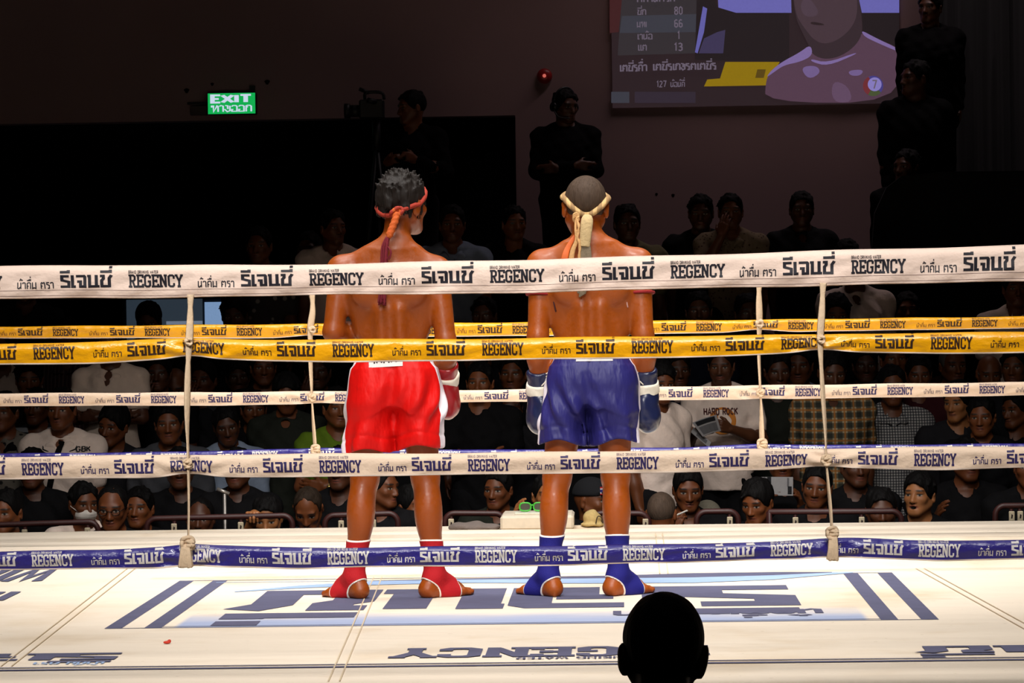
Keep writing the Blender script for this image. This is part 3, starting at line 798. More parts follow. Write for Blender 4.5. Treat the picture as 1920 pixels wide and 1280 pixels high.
t.tube(smooth_path([k0, rp(741, 412, -0.115), rp(735, 428, -0.12), rp(728, 446, -0.125)], 8), [0.011] + [0.0145] * 21 + [0.012, 0.010, 0.009], 16, 0, lobes=2, lobe=0.10, lay=330)
t.build('tail', MATS['rope_orange'], band, True)
t = MB()
rr = random.Random(3)
for i in range(16):
    o = (i % 4 - 1.5) * 0.0065 + rr.uniform(-0.002, 0.002); q = (i // 4 - 1.5) * 0.003
    e = rr.uniform(-8, 6)
    t.tube(smooth_path([rp(727, 444, -0.125) + V3(o * 0.4, q, 0), rp(722, 462, -0.132) + V3(o, q, 0), rp(720, 490, -0.135) + V3(o, q, 0), rp(718, 540, -0.135) + V3(o, q, 0), rp(716, 568 + e, -0.135) + V3(o * 1.2, q, 0)], 5), 0.004, 6)
for i in range(3):
    t.tube(smooth_path([rp(727, 462, -0.14), rp(732 + i, 472, -0.145), rp(730, 480 + 3 * i, -0.145), rp(724, 484, -0.14)], 5), 0.0018, 6)
t.build('tassel', mat('tassel_crimson', (104, 14, 30), 0.85, var=0.3, vs=120, bs=0.4), band, True)

bp = lambda px, py, dy: np.array(at(px, py, FY + dy) - BO)
def banded(name, a, b_, s):
    m, nt, p = new_mat(name)
    tc = nd(nt, 'ShaderNodeTexWave', wave_type='BANDS', bands_direction='X'); tc.inputs['Scale'].default_value = s; tc.inputs['Distortion'].default_value = 1.5
    co = nt.nodes.new('ShaderNodeTexCoord'); nt.links.new(co.outputs['Object'], tc.inputs['Vector'])
    nt.links.new(mixc(nt, sstep(nt, tc.outputs['Fac'], 0.3, 0.7), lin(a), lin(b_)), p.inputs['Base Color']); p.inputs['Roughness'].default_value = 0.85
    bump(nt, p, noise(nt, 90, 4), 0.5, 0.006)
    MATS[name] = m; return m
hb = MB(); hb.tube(ring_path(JB, -0.060, 0.016, 0.055, 0.004), 0.0115, 14, 0, lobes=2, lobe=0.06, lay=160)
band = hb.build('headband', banded('cloth_ring', (196, 158, 104), (142, 110, 70), 9), blue_b, True)
def flat_strip(m, P, w, th, mi=0, n=8):
    P = smooth_path(P, n); m.tube(P, [w] * len(P) if not hasattr(w, '__len__') else list(np.interp(np.linspace(0, 1, len(P)), np.linspace(0, 1, len(w)), w)), 14, mi, flat=th)
t = MB(); flat_strip(t, [bp(1102, 404, -0.108), bp(1101, 411, -0.118), bp(1100, 420, -0.125), bp(1098, 440, -0.13), bp(1096, 462, -0.132)], [0.016, 0.0235, 0.0245, 0.0235, 0.021], 0.5)
t.build('tail', mat('wrapped_cloth', (186, 160, 116), 0.9, var=0.2, vs=60, bs=0.8, bscale=110), band, True)
t = MB()
for i in range(5): flat_strip(t, [bp(1096 + (i - 2) * 3, 458, -0.13), bp(1097 + (i - 2) * 4, 490, -0.138), bp(1094 + (i - 2) * 3, 530, -0.14), bp(1090 + (i - 2) * 3, 550 + (i * 7) % 9, -0.138)], [0.010, 0.010, 0.008, 0.004], 0.5)
t.build('tail_end', mat('grey_cloth', (112, 98, 78), 0.9, var=0.4, vs=80, bs=0.6), band, True)
t = MB()
c0 = bp(1080, 408, -0.115)
for a in range(3): t.tube([c0 + V3(math.cos(x) * 0.010, math.sin(2 * x) * 0.004, math.sin(x) * 0.011 + (a - 1) * 0.006) for x in np.linspace(0, 2 * math.pi, 14)], 0.005, 8, 0)
t.tube(smooth_path([c0, bp(1085, 425, -0.13), bp(1083, 445, -0.134), bp(1087, 462, -0.138), bp(1085, 492, -0.14)], 8), 0.0055, 10, 0, lobes=2, lobe=0.25, lay=200)
t.tube(smooth_path([c0, bp(1079, 428, -0.128), bp(1081, 450, -0.132), bp(1074, 470, -0.136), bp(1070, 495, -0.138)], 8), [0.0045] * 9 + list(np.linspace(0.005, 0.012, 24)), 10, 0, flat=0.5)
t.build('cord', mat('cord_tan', (196, 150, 98), 0.85, var=0.25, vs=120, bs=0.5), band, True)
t = MB(); flat_strip(t, [bp(1078, 442, -0.10), bp(1066, 462, -0.115), bp(1060, 478, -0.128), bp(1057, 496, -0.132), bp(1056, 515, -0.132)], [0.006, 0.010, 0.013, 0.014, 0.014], 0.15)
t.build('ribbon', mat('ribbon_orange', (196, 88, 22), 0.6, var=0.15), blue_b, True)
for i, s in ((0, -1), (1, 1)):
    sh, el_ = JB['sh'][i], JB['el'][i]
    c = sh + (el_ - sh) * 0.40; ax = (el_ - sh) / np.linalg.norm(el_ - sh)
    u = V3(1, 0, 0); u = u - ax * (u @ ax); u /= np.linalg.norm(u); v = np.cross(ax, u)
    m = MB()
    m.tube([c + (u * math.cos(x) + v * math.sin(x)) * 0.052 for x in np.linspace(0, 2 * math.pi, 40)], 0.0058, 10, 0, lobes=3, lobe=0.15, lay=300)
    for q in range(6):
        a = math.pi * (1.0 if s > 0 else 0.0) + (q - 2.5) * 0.16
        b0 = c + (u * math.cos(a) + v * math.sin(a)) * 0.056 + V3(0, -0.012, 0)
        m.tube(smooth_path([b0, b0 + V3(-s * 0.004, -0.016, -0.03), b0 + V3(-s * 0.006 * (q % 3), -0.012, -0.055 - 0.012 * (q % 4))], 5), 0.0028, 6, 1 + q % 2)
    m.build('armband', [mat('cord_crimson', (136, 22, 26), 0.8, var=0.3, vs=200), mat('cord_pink', (196, 150, 140), 0.8), mat('cord_maroon', (60, 20, 26), 0.8)], blue_b, True)
# ------------------------------------------------------------------ lettering: strokes on a unit cap height
G = {}
G['R'] = (.56, [[(.13,0),(.13,1)],[(0,.06),(.27,.06)],[(0,.94),(.34,.94),(.44,.84),(.44,.60),(.34,.50),(.13,.50)],[(.28,.50),(.43,.06),(.56,.06)]])
G['E'] = (.54, [[(.13,0),(.13,1)],[(0,.06),(.47,.06),(.47,.26)],[(0,.94),(.47,.94),(.47,.74)],[(.13,.5),(.36,.5)],[(.36,.38),(.36,.62)]])
G['G'] = (.56, [[(.46,.70),(.46,.86),(.38,.94),(.19,.94),(.09,.84),(.09,.16),(.19,.06),(.36,.06),(.45,.15),(.45,.46)],[(.28,.46),(.53,.46)]])
G['N'] = (.62, [[(.13,.06),(.13,.94)],[(0,.06),(.27,.06)],[(0,.94),(.16,.94),(.46,.08)],[(.48,0),(.48,.94)],[(.36,.94),(.60,.94)]])
G['C'] = (.54, [[(.46,.68),(.46,.86),(.38,.94),(.19,.94),(.09,.84),(.09,.16),(.19,.06),(.38,.06),(.46,.15),(.46,.32)]])
G['Y'] = (.60, [[(.11,.94),(.30,.50),(.30,.06)],[(.49,.94),(.30,.50)],[(0,.94),(.21,.94)],[(.39,.94),(.60,.94)],[(.18,.06),(.42,.06)]])
# bold square Thai lettering
H = {}
H['ro'] = (.60, [[(.52,.92),(.10,.92),(.10,.60),(.50,.46),(.50,.08),(0,.08)],[(0,1.27),(.50,1.27),(.50,1.42)]])
H['e'] = (.34, [[(.12,1),(.12,.08),(.32,.08)]])
H['jo'] = (.66, [[(0,.92),(.48,.92),(.52,.86),(.52,.08),(.26,.08),(.26,.48),(.06,.48)]])
H['no'] = (.76, [[(0,.92),(.14,.92),(.14,.08),(.72,.08)],[(.54,1),(.54,.08)]])
H['so'] = (.70, [[(0,.92),(.20,.92),(.20,.70),(.10,.56),(.10,.08),(.54,.08),(.54,.72),(.68,.98)],[(.02,1.27),(.62,1.27),(.62,1.42)],[(.62,1.52),(.62,1.72)]])
# light Thai lettering
T = {}
T['no'] = (.72, [[(.10,1),(.10,.10),(.24,.02),(.50,.30)],[(.52,1),(.52,.02)],[(.34,1.30),(.52,1.42),(.52,1.62)],[(.60,1.30),(.72,1.36),(.60,1.46)]])
T['am'] = (.58, [[(.02,.80),(.12,.95),(.34,.95),(.42,.82),(.42,0)]])
T['do'] = (.72, [[(.10,0),(.10,.84),(.22,.95),(.44,.95),(.56,.84),(.56,0)],[(.10,.42),(.30,.42)],[(.06,1.30),(.56,1.30),(.56,1.52)],[(.38,1.30),(.38,1.52)],[(.54,1.70),(.54,1.92)]])
T['mo'] = (.78, [[(.10,1),(.10,.04),(.32,.16),(.56,.04),(.56,1)]])
T['sp'] = (.40, [])
T['to'] = (.78, [[(.10,0),(.10,.84),(.20,.95),(.34,.82),(.48,.95),(.60,.84),(.60,0)],[(.10,.42),(.30,.42)]])
T['ro'] = (.58, [[(.44,.95),(.10,.95),(.10,.66),(.42,.54),(.42,.05),(.20,.05)]])
T['aa'] = (.50, [[(.0,.80),(.10,.95),(.30,.95),(.38,.82),(.38,0)]])
# plain capitals and figures
A = {}
A['B'] = (.7, [[(.1,0),(.1,1),(.48,1),(.55,.9),(.55,.6),(.45,.52),(.1,.52)],[(.45,.52),(.58,.42),(.58,.1),(.48,0),(.1,0)]])
A['R'] = (.7, [[(.1,0),(.1,1),(.48,1),(.56,.9),(.56,.58),(.48,.48),(.1,.48)],[(.3,.48),(.58,0)]])
A['A'] = (.7, [[(.04,0),(.32,1),(.60,0)],[(.14,.32),(.50,.32)]])
A['N'] = (.74, [[(.1,0),(.1,1),(.56,0),(.56,1)]])
A['D'] = (.72, [[(.1,0),(.1,1),(.42,1),(.58,.8),(.58,.2),(.42,0),(.1,0)]])
A['I'] = (.34, [[(.12,0),(.12,1)]])
A['K'] = (.7, [[(.1,0),(.1,1)],[(.58,1),(.12,.45)],[(.28,.6),(.60,0)]])
A['G'] = (.74, [[(.58,.8),(.45,1),(.22,1),(.08,.8),(.08,.2),(.22,0),(.45,0),(.58,.2),(.58,.48),(.36,.48)]])
A['W'] = (.96, [[(.04,1),(.22,0),(.43,.8),(.64,0),(.82,1)]])
A['T'] = (.64, [[(.0,1),(.6,1)],[(.30,1),(.30,0)]])
A['E'] = (.64, [[(.54,0),(.1,0),(.1,1),(.54,1)],[(.1,.5),(.46,.5)]])
A['X'] = (.7, [[(.02,1),(.6,0)],[(.6,1),(.02,0)]])
A[' '] = (.5, [])
A['H'] = (.74, [[(.1,0),(.1,1)],[(.56,0),(.56,1)],[(.1,.5),(.56,.5)]])
A['O'] = (.74, [[(.3,0),(.1,.15),(.06,.5),(.1,.85),(.3,1),(.48,.85),(.54,.5),(.48,.15),(.3,0)]])
A['C'] = (.66, [[(.52,.85),(.3,1),(.1,.82),(.06,.5),(.1,.18),(.3,0),(.52,.15)]])
A['0'] = (.66, [[(.3,0),(.1,.15),(.1,.85),(.3,1),(.5,.85),(.5,.15),(.3,0)]])
A['8'] = (.66, [[(.3,.53),(.12,.65),(.12,.9),(.3,1),(.48,.9),(.48,.65),(.3,.53),(.1,.4),(.1,.1),(.3,0),(.5,.1),(.5,.4),(.3,.53)]])
A['6'] = (.66, [[(.48,.9),(.3,1),(.1,.85),(.1,.12),(.3,0),(.5,.12),(.5,.45),(.3,.55),(.1,.45)]])
A['1'] = (.46, [[(.08,.8),(.24,1),(.24,0)]])
A['3'] = (.64, [[(.08,.9),(.3,1),(.48,.88),(.48,.64),(.28,.53),(.50,.42),(.50,.12),(.3,0),(.08,.1)]])
A['7'] = (.62, [[(.06,1),(.52,1),(.24,0)]])
A['2'] = (.64, [[(.08,.85),(.28,1),(.48,.85),(.48,.65),(.08,0),(.52,0)]])
WORDS = {'REGENCY': ([G[c] for c in 'REGENCY'], .15), 'brand': ([H[c] for c in ('ro', 'e', 'jo', 'no', 'so')], .19),
         'water': ([T[c] for c in ('no', 'am', 'do', 'mo', 'sp', 'to', 'ro', 'aa')], .15), 'small': ([A[c] for c in 'BRAND DRINKING WATER'], .17)}
def word(glyphs): return glyphs
def strokes(glyphs, w, seg):
    """flat letter strokes as quads in cap-height units; each stroke cut into pieces no longer than seg"""
    x0 = 0.0; V = []; F = []; ID = []; sid = 0
    for adv, pl in glyphs:
        for P in pl:
            P = [(x0 + a, b) for a, b in P]; n = len(P)
            D = [((P[i+1][0]-P[i][0]), (P[i+1][1]-P[i][1])) for i in range(n-1)]
            D = [(a / math.hypot(a, b), b / math.hypot(a, b)) for a, b in D]
            closed = math.hypot(P[0][0]-P[-1][0], P[0][1]-P[-1][1]) < 1e-6
            off = []
            for i in range(n):
                da = D[i-1] if i else (D[-1] if closed else D[0]); db = D[i] if i < n-1 else (D[0] if closed else D[-1])
                nx, ny = -(da[1]+db[1]), da[0]+db[0]; l = math.hypot(nx, ny) or 1
                nx, ny = nx / l, ny / l; c = max(0.45, nx * -db[1] + ny * db[0])
                off.append((nx * w / 2 / c, ny * w / 2 / c))
            for i in range(n-1):
                sid += 1
                a, b = P[i], P[i+1]; k = max(1, math.ceil(math.hypot(b[0]-a[0], b[1]-a[1]) / seg)); base = len(V)
                for j in range(k + 1):
                    t = j / k
                    px, py = a[0]+(b[0]-a[0])*t, a[1]+(b[1]-a[1])*t; ox, oy = off[i][0]+(off[i+1][0]-off[i][0])*t, off[i][1]+(off[i+1][1]-off[i][1])*t
                    V += [(px+ox, py+oy), (px, py), (px-ox, py-oy)]; ID += [sid] * 3
                for j in range(k): 
                    for q in (0, 1): F.append((base+3*j+q, base+3*j+q+1, base+3*j+q+4, base+3*j+q+3))
        x0 += adv
    return np.array(V), F, x0, np.array(ID)
def lettering(mb, wname, f, x0, x1, z0, h, m, seg_m=0.008, flip=False, wt=None, lift=(0, -1, 0)):
    """f(x array, z array) -> points; the word spans x0..x1 with cap height h over z0 (flip: turned half round)"""
    gl, w = WORDS[wname] if isinstance(wname, str) else wname
    V, F, L, ID = strokes(gl, wt or w, seg_m / h)
    k = (x1 - x0) / L
    x, z = x0 + V[:, 0] * k, z0 + V[:, 1] * h
    if flip: x, z = x0 + x1 - x, 2 * z0 + h - z
    mb.add(f(x, z) + (ID * 1.2e-5)[:, None] * np.array(lift, float), F, m)

# ------------------------------------------------------------------ ring ropes in printed sleeves
white_cl = None
def sleeve_mat(name, c, rough, spec, bs, coat=0.0, stain=None):
    m, nt, p = new_mat(name); l = lin(c)
    f = noise(nt, 7.0, 5)
    A_ = mixc(nt, sstep(nt, f, 0.35, 0.75), l, tuple(x * 0.90 for x in l[:3]) + (1,))
    if stain: A_ = mixc(nt, sstep(nt, noise(nt, 3.0, 4), 0.55, 0.8), A_, lin(stain))
    nt.links.new(A_, p.inputs['Base Color']); p.inputs['Roughness'].default_value = rough; p.inputs['Specular IOR Level'].default_value = spec; p.inputs['Coat Weight'].default_value = coat
    bump(nt, p, noise(nt, 16.0, 4, stretch=(1, 1, 1.4)), bs, 0.03)
    MATS[name] = m
    return m
INK = {'black': mat('ink_black', (26, 24, 34), 0.6), 'indigo': mat('ink_indigo', (44, 34, 84), 0.6), 'dim': mat('ink_faint', (122, 108, 112), 0.6), 'brown': mat('ink_brown', (52, 30, 16), 0.5),
       'white': mat('ink_white', (214, 208, 204), 0.6), 'dimwhite': mat('ink_pale', (150, 146, 190), 0.6), 'dimbrown': mat('ink_tan', (120, 76, 20), 0.5)}
SL_WHITE = sleeve_mat('sleeve_white', (228, 203, 188), 0.8, 0.25, 0.28)
SL_CREAM = sleeve_mat('sleeve_cream', (228, 202, 178), 0.75, 0.25, 0.3)
SL_YEL = sleeve_mat('sleeve_yellow', (234, 164, 8), 0.36, 0.45, 0.35, 0.15)
SL_BLUE = sleeve_mat('sleeve_blue', (44, 36, 122), 0.38, 0.45, 0.45, 0.2)
SL_LINE = mat('sleeve_lining', (226, 206, 190), 0.8)
STITCH = mat('stitch_brown', (92, 66, 60), 0.9)
def rope(label, Y, top, bot, sl, ink, small_ink, text, rr, seed, amp, hem_line=False, lining=True, pinch=(), group='sleeved ropes of the boxing ring'):
    tp = [at(px, py, Y) for px, py in top]; bt = [at(px, py, Y) for px, py in bot]
    def sm(C):
        X = np.array([c.x for c in C]); Z = np.array([c.z for c in C])
        sl0, sl1 = (Z[1]-Z[0])/(X[1]-X[0]), (Z[-1]-Z[-2])/(X[-1]-X[-2])
        X = np.concatenate([[-4.2], X, [3.6]]); Z = np.concatenate([[Z[0]+0.3*sl0*(-4.2-X[1])], Z, [Z[-1]+0.3*sl1*(3.6-X[-2])]])
        xx = np.linspace(-4.2, 3.6, 1561); zz = np.interp(xx, X, Z)
        for _ in range(60): zz[1:-1] = (zz[:-2]+2*zz[1:-1]+zz[2:])/4
        return xx, zz
    tx, tz = sm(tp); bx, bz = sm(bt)
    P_ = np.array([at(px, 600, Y).x for px in pinch]) if pinch else None
    def geo(X, t):
        """t: 0 top .. 1 bottom (front), returns z and half thickness and wrinkle"""
        zt, zb = np.interp(X, tx, tz), np.interp(X, bx, bz)
        zb = zb + amp * 0.35 * (np.sin(7 * X + seed) + 0.6 * np.sin(17 * X + 2 * seed))
        zt = zt + 0.0015 * np.sin(11 * X + seed)
        h = zt - zb
        z = zt - t * h
        tc = rr / h
        th = np.where(t < tc, rr * np.sqrt(np.clip(1 - ((t - tc) / tc) ** 2, 0, 1)), rr + (0.004 - rr) * np.clip((t - tc) / np.maximum(1 - tc, 0.05), 0, 1) ** 1.3)
        wr = amp * (np.sin(23 * X + 5 * np.sin(3 * X + seed) + 3 * t + seed) * np.sin(11 * X - 5 * t + 2 * seed) + 0.5 * np.sin(41 * X + 9 * t + seed)) * np.clip((t - 0.15) * 2.2, 0, 1)
        if P_ is not None:
            for p in P_: wr = wr + 0.006 * np.exp(-((X - p) / 0.10) ** 2) * np.sin((t * 9) + 60 * np.abs(X - p)) * np.clip(t * 3, 0, 1)
        return z, th, wr
    XS = np.arange(-3.7, 3.25, 0.012); NT = 18
    ts = np.concatenate([np.array([0, .02, .06, .12, .2, .3, .4, .5, .6, .75]), np.array([.765, .82, .88, .915, .93, .97, 1.0])])
    V = []; 
    nt_ = len(ts); n = 2 * nt_ - 2
    for X in XS:
        z, th, wr = geo(np.full(nt_, X), ts)
        for i in range(nt_): V.append((X, Y - th[i] - wr[i], z[i]))
        for i in range(nt_ - 2, 0, -1): V.append((X, Y + th[i] - wr[i], z[i]))
    F = []; M = []
    for a in range(len(XS) - 1):
        for i in range(n):
            j = (i + 1) % n
            F.append((a*n+i, (a+1)*n+i, (a+1)*n+j, a*n+j))
            k = i if i < nt_ - 1 else n - 1 - i
            mi = 0
            if hem_line and k in (9, 13): mi = 3
            elif lining and not hem_line and k >= 14: mi = 2
            M.append(mi)
    mb = MB(); mb.add(V, F, 0); mb.m = M
    front = lambda x, z, e=0.0012: np.stack(_fr(x, z, e), 1)
    def _fr(x, z, e):
        zt = np.interp(x, tx, tz) + 0.0015 * np.sin(11 * x + seed); zb = np.interp(x, bx, bz) + amp * 0.35 * (np.sin(7 * x + seed) + 0.6 * np.sin(17 * x + 2 * seed))
        t = np.clip((zt - z) / (zt - zb), 0.0, 1)
        zz, th, wr = geo(x, t)
        return x, Y - th - wr - e, zz
    # words follow the run of the sleeve: heights are fractions of the sleeve height
    def on(x, s): 
        zt = np.interp(x, tx, tz); zb = np.interp(x, bx, bz)
        return zb + (zt - zb) * s
    def words(wname, px0, px1, s0, s1, m):
        x0, x1 = at(px0, 640, Y).x, at(px1, 640, Y).x
        if x1 < XS[2] or x0 > XS[-2]: return
        f = lambda x, z: front(x, on(x, z))
        lettering(mb, wname, f, x0, x1, s0, s1 - s0, m, seg_m=0.008 / 0.07)
    for it in text: words(*it)
    ob = mb.build('ring_rope', [sl, ink, SL_LINE, STITCH, small_ink], None, True)
    return tag(ob, label, 'rope', group)
def run(px0, period, n, parts):
    out = []
    for i in range(n):
        for wname, a, b, s0, s1, m in parts: out.append((wname, px0 + i * period + a, px0 + i * period + b, s0, s1, m))
    return out
# near side; px positions measured along each rope
rope('wide white sleeve on the top near rope with black lettering', 8.57,
     [(0, 499), (240, 496), (480, 497), (640, 494), (960, 487), (1280, 478), (1600, 468), (1920, 459)], [(0, 561), (160, 559), (360, 557), (640, 553), (960, 549), (1120, 546), (1280, 541), (1600, 534), (1920, 528)],
     SL_WHITE, INK['black'], INK['black'], run(117-338*1, 338, 8, [('water', -81, -12, .31, .50, 1), ('brand', 0, 97, .33, .70, 1), ('REGENCY', 128, 230, .32, .70, 1), ('small', 128, 184, .74, .82, 1)]), 0.022, 1.2, 0.0042, hem_line=True)
rope('yellow sleeve on the near rope just below the wide white one', 8.57,
     [(0, 645), (200, 639), (350, 634), (480, 636), (640, 636), (960, 634), (1280, 629), (1540, 627), (1580, 625), (1920, 622)], [(0, 684), (200, 681), (310, 674), (356, 665), (410, 674), (500, 678), (640, 679), (960, 675), (1260, 671), (1480, 663), (1540, 654), (1600, 661), (1760, 664), (1920, 661)],
     SL_YEL, INK['brown'], INK['dimbrown'], run(240-280*2, 280, 9, [('water', -64, -10, .28, .50, 1), ('brand', 0, 72, .26, .72, 1), ('REGENCY', 104, 182, .24, .80, 1), ('small', 104, 162, .84, .92, 4)]), 0.018, 2.9, 0.0022, pinch=(354, 1541))
rope('cream white sleeve on the near rope at thigh height with indigo lettering', 8.57,
     [(0, 856), (350, 852), (640, 850), (960, 848), (1280, 843), (1540, 840), (1920, 836)], [(0, 898), (300, 896), (352, 886), (410, 895), (640, 893), (960, 889), (1280, 885), (1450, 881), (1545, 873), (1600, 878), (1760, 881), (1920, 876)],
     SL_CREAM, INK['indigo'], INK['dim'], run(212-278.6*2, 278.6, 9, [('water', -63, -10, .22, .44, 1), ('brand', 0, 74, .22, .66, 1), ('REGENCY', 105, 184, .18, .72, 1), ('small', 105, 160, .80, .90, 4)]), 0.018, 4.4, 0.0022, pinch=(353, 1547))
rope('glossy blue sleeve on the lowest near rope with white lettering', 8.57,
     [(0, 1034), (200, 1030), (330, 1022), (352, 1017), (380, 1021), (480, 1025), (640, 1026), (960, 1023), (1280, 1020), (1500, 1012), (1550, 1009), (1600, 1008), (1700, 1012), (1920, 1012)], [(0, 1069), (300, 1065), (350, 1058), (400, 1062), (560, 1067), (640, 1065), (800, 1061), (960, 1061), (1280, 1055), (1500, 1047), (1560, 1042), (1600, 1045), (1760, 1052), (1920, 1049)],
     SL_BLUE, INK['white'], INK['dimwhite'], run(228-277*2, 277, 9, [('water', -62, -9, .24, .50, 1), ('brand', 0, 74, .24, .76, 1), ('REGENCY', 103, 182, .20, .82, 1), ('small', 103, 160, .87, .97, 1)]), 0.017, 0.7, 0.0035, pinch=(352, 1560))
# far side
rope('yellow sleeve on the far rope behind the fighters', 14.6,
     [(0, 612), (585, 607), (960, 604), (1425, 599), (1920, 593)], [(0, 634), (240, 634), (520, 634), (585, 628), (660, 632), (1000, 630), (1360, 624), (1425, 617), (1490, 622), (1700, 619), (1920, 615)],
     SL_YEL, INK['brown'], INK['dimbrown'], run(207-172*2, 172.2, 14, [('water', -39, -4, .24, .46, 4), ('brand', 0, 46, .24, .66, 1), ('REGENCY', 65, 113, .20, .74, 1), ('small', 65, 98, .80, .92, 4)]), 0.017, 5.2, 0.0025, pinch=(585, 1425))
rope('cream white sleeve on the far rope behind the shorts', 14.6,
     [(0, 737), (400, 735), (960, 730), (1425, 722), (1920, 716)], [(0, 761), (400, 760), (560, 758), (600, 755), (640, 757), (960, 753), (1390, 749), (1425, 746), (1480, 748), (1920, 741)],
     SL_CREAM, INK['indigo'], INK['dim'], run(210-169*2, 172.5, 14, [('water', -39, -4, .24, .46, 4), ('brand', 0, 45, .24, .66, 1), ('REGENCY', 65, 113, .20, .74, 1), ('small', 65, 98, .80, .92, 4)]), 0.017, 6.1, 0.0025, pinch=(585, 1425))
rope('blue sleeve on the lowest far rope peeking above the cream one', 14.6,
     [(0, 850), (300, 847), (560, 841), (600, 838), (700, 841), (960, 843), (1280, 838), (1428, 832), (1600, 834), (1920, 831)], [(0, 875), (300, 872), (600, 862), (960, 868), (1280, 863), (1428, 856), (1600, 859), (1920, 856)],
     SL_BLUE, INK['white'], INK['dimwhite'], run(234-171*2, 171, 14, [('water', -39, -4, .24, .46, 4), ('brand', 0, 48, .24, .74, 1), ('REGENCY', 65, 113, .20, .86, 1), ('small', 65, 98, .88, .96, 4)]), 0.016, 7.7, 0.0025, pinch=(590, 1428))
rope('wide white sleeve on the top far rope hidden behind the near one', 14.6,
     [(0, 516), (960, 511), (1920, 490)], [(0, 549), (960, 541), (1920, 522)],
     SL_WHITE, INK['black'], INK['black'], run(117-208*3, 208, 16, [('water', -50, -8, .31, .50, 1), ('brand', 0, 60, .33, .70, 1), ('REGENCY', 79, 142, .32, .70, 1)]), 0.02, 3.3, 0.003, hem_line=True)

# ------------------------------------------------------------------ spreader ties between the ropes
TIE = mat('tie_cotton', (206, 180, 150), 0.85, var=0.18, vs=60, bs=0.5, bscale=160)
def knot(m, c, r, seed):
    c = np.array(c, float)
    for a in range(3):
        ph = seed + a * 2.1
        m.tube([c + V3(math.cos(t) * r, -0.012 + 0.007 * math.sin(2 * t + ph), math.sin(t) * r * 0.75 + (a - 1) * r * 0.35) for t in np.linspace(0, 2 * math.pi, 18)], r * 0.38, 8, 0, lobes=3, lobe=0.12, lay=200)
def tie(label, Y, pts, knots, tass=None, w=0.011):
    P = smooth_path([np.array(at(px, py, Y - 0.030)) for px, py in pts], 14)
    n = len(P); m = MB()
    rr_ = [w * (0.62 + 0.38 * abs(math.sin(i * 0.11 + Y))) for i in range(n)]
    m.tube(P, rr_, 12, 0, flat=0.35, twist=3.0, lobes=5, lobe=0.10)
    ob = m.build('rope_tie', TIE, None, True)
    tag(ob, label, 'rope tie', 'cotton ties between the ropes')
    for i, (px, py, r) in enumerate(knots):
        k = MB(); knot(k, at(px, py, Y - 0.026), r, i * 1.3); k.build('knot', TIE, ob, True)
    if tass:
        px, py0, py1, wid = tass; k = MB(); r = random.Random(int(px))
        for i in range(22):
            o = (i % 11 - 5) / 5.0; q = -0.034 - 0.008 * (i // 11)
            a, b = at(px, py0, Y), at(px, py1, Y)
            k.tube(smooth_path([V3(a.x + o * 0.008, Y + q, a.z), V3((a.x+b.x)/2 + o * wid * 0.8, Y + q - 0.006, (a.z+b.z)/2), V3(b.x + o * wid + r.uniform(-.002, .002), Y + q, b.z - r.uniform(0, .006))], 5), 0.0042, 6)
        k.build('tassel', TIE, ob, True)
    return ob
tie('cotton tie across the near ropes beside the red fighter, tasselled end', 8.57, [(357, 552), (356, 600), (354, 650), (352, 700), (351, 780), (353, 860), (354, 940), (353, 1018)], [(355, 640, 0.009), (353, 868, 0.010), (353, 1018, 0.016)], (352, 1020, 1058, 0.016))
tie('cotton tie across the near ropes beyond the blue fighter, tasselled end', 8.57, [(1543, 530), (1541, 580), (1538, 640), (1542, 720), (1547, 800), (1550, 870), (1556, 940), (1560, 1000)], [(1539, 636, 0.009), (1549, 862, 0.012), (1560, 998, 0.014)], (1560, 1004, 1045, 0.013))
tie('cotton tie across the far ropes near the red fighter', 14.6, [(584, 540), (586, 580), (582, 615), (582, 660), (584, 720), (585, 750), (588, 800), (592, 858)], [(586, 618, 0.013), (586, 745, 0.015), (592, 842, 0.018)], None, 0.017)
tie('cotton tie across the far ropes beyond the blue fighter', 14.6, [(1423, 520), (1423, 560), (1424, 605), (1423, 660), (1425, 720), (1427, 760), (1428, 810), (1430, 852)], [(1424, 606, 0.015), (1426, 736, 0.015), (1429, 832, 0.020)], None, 0.018)

# ------------------------------------------------------------------ ring corner posts (they hold the ropes)
for px_, Y, lab in ((-3.753, 8.57, 'near'), (3.30, 8.57, 'near'), (-3.76, 14.6, 'far'), (3.31, 14.6, 'far')):
    m = MB(); m.tube([(px_, Y, -0.4), (px_, Y, CZ + 1.45)], 0.05, 16)
    po = m.build('corner_post', mat('post_steel', (60, 60, 66), 0.5, metal=0.6), None, False)
    tag(po, 'steel corner post of the ring, %s %s' % (lab, 'beyond the blue fighter' if px_ > 0 else 'beyond the red fighter'), 'post', 'ring corner posts')

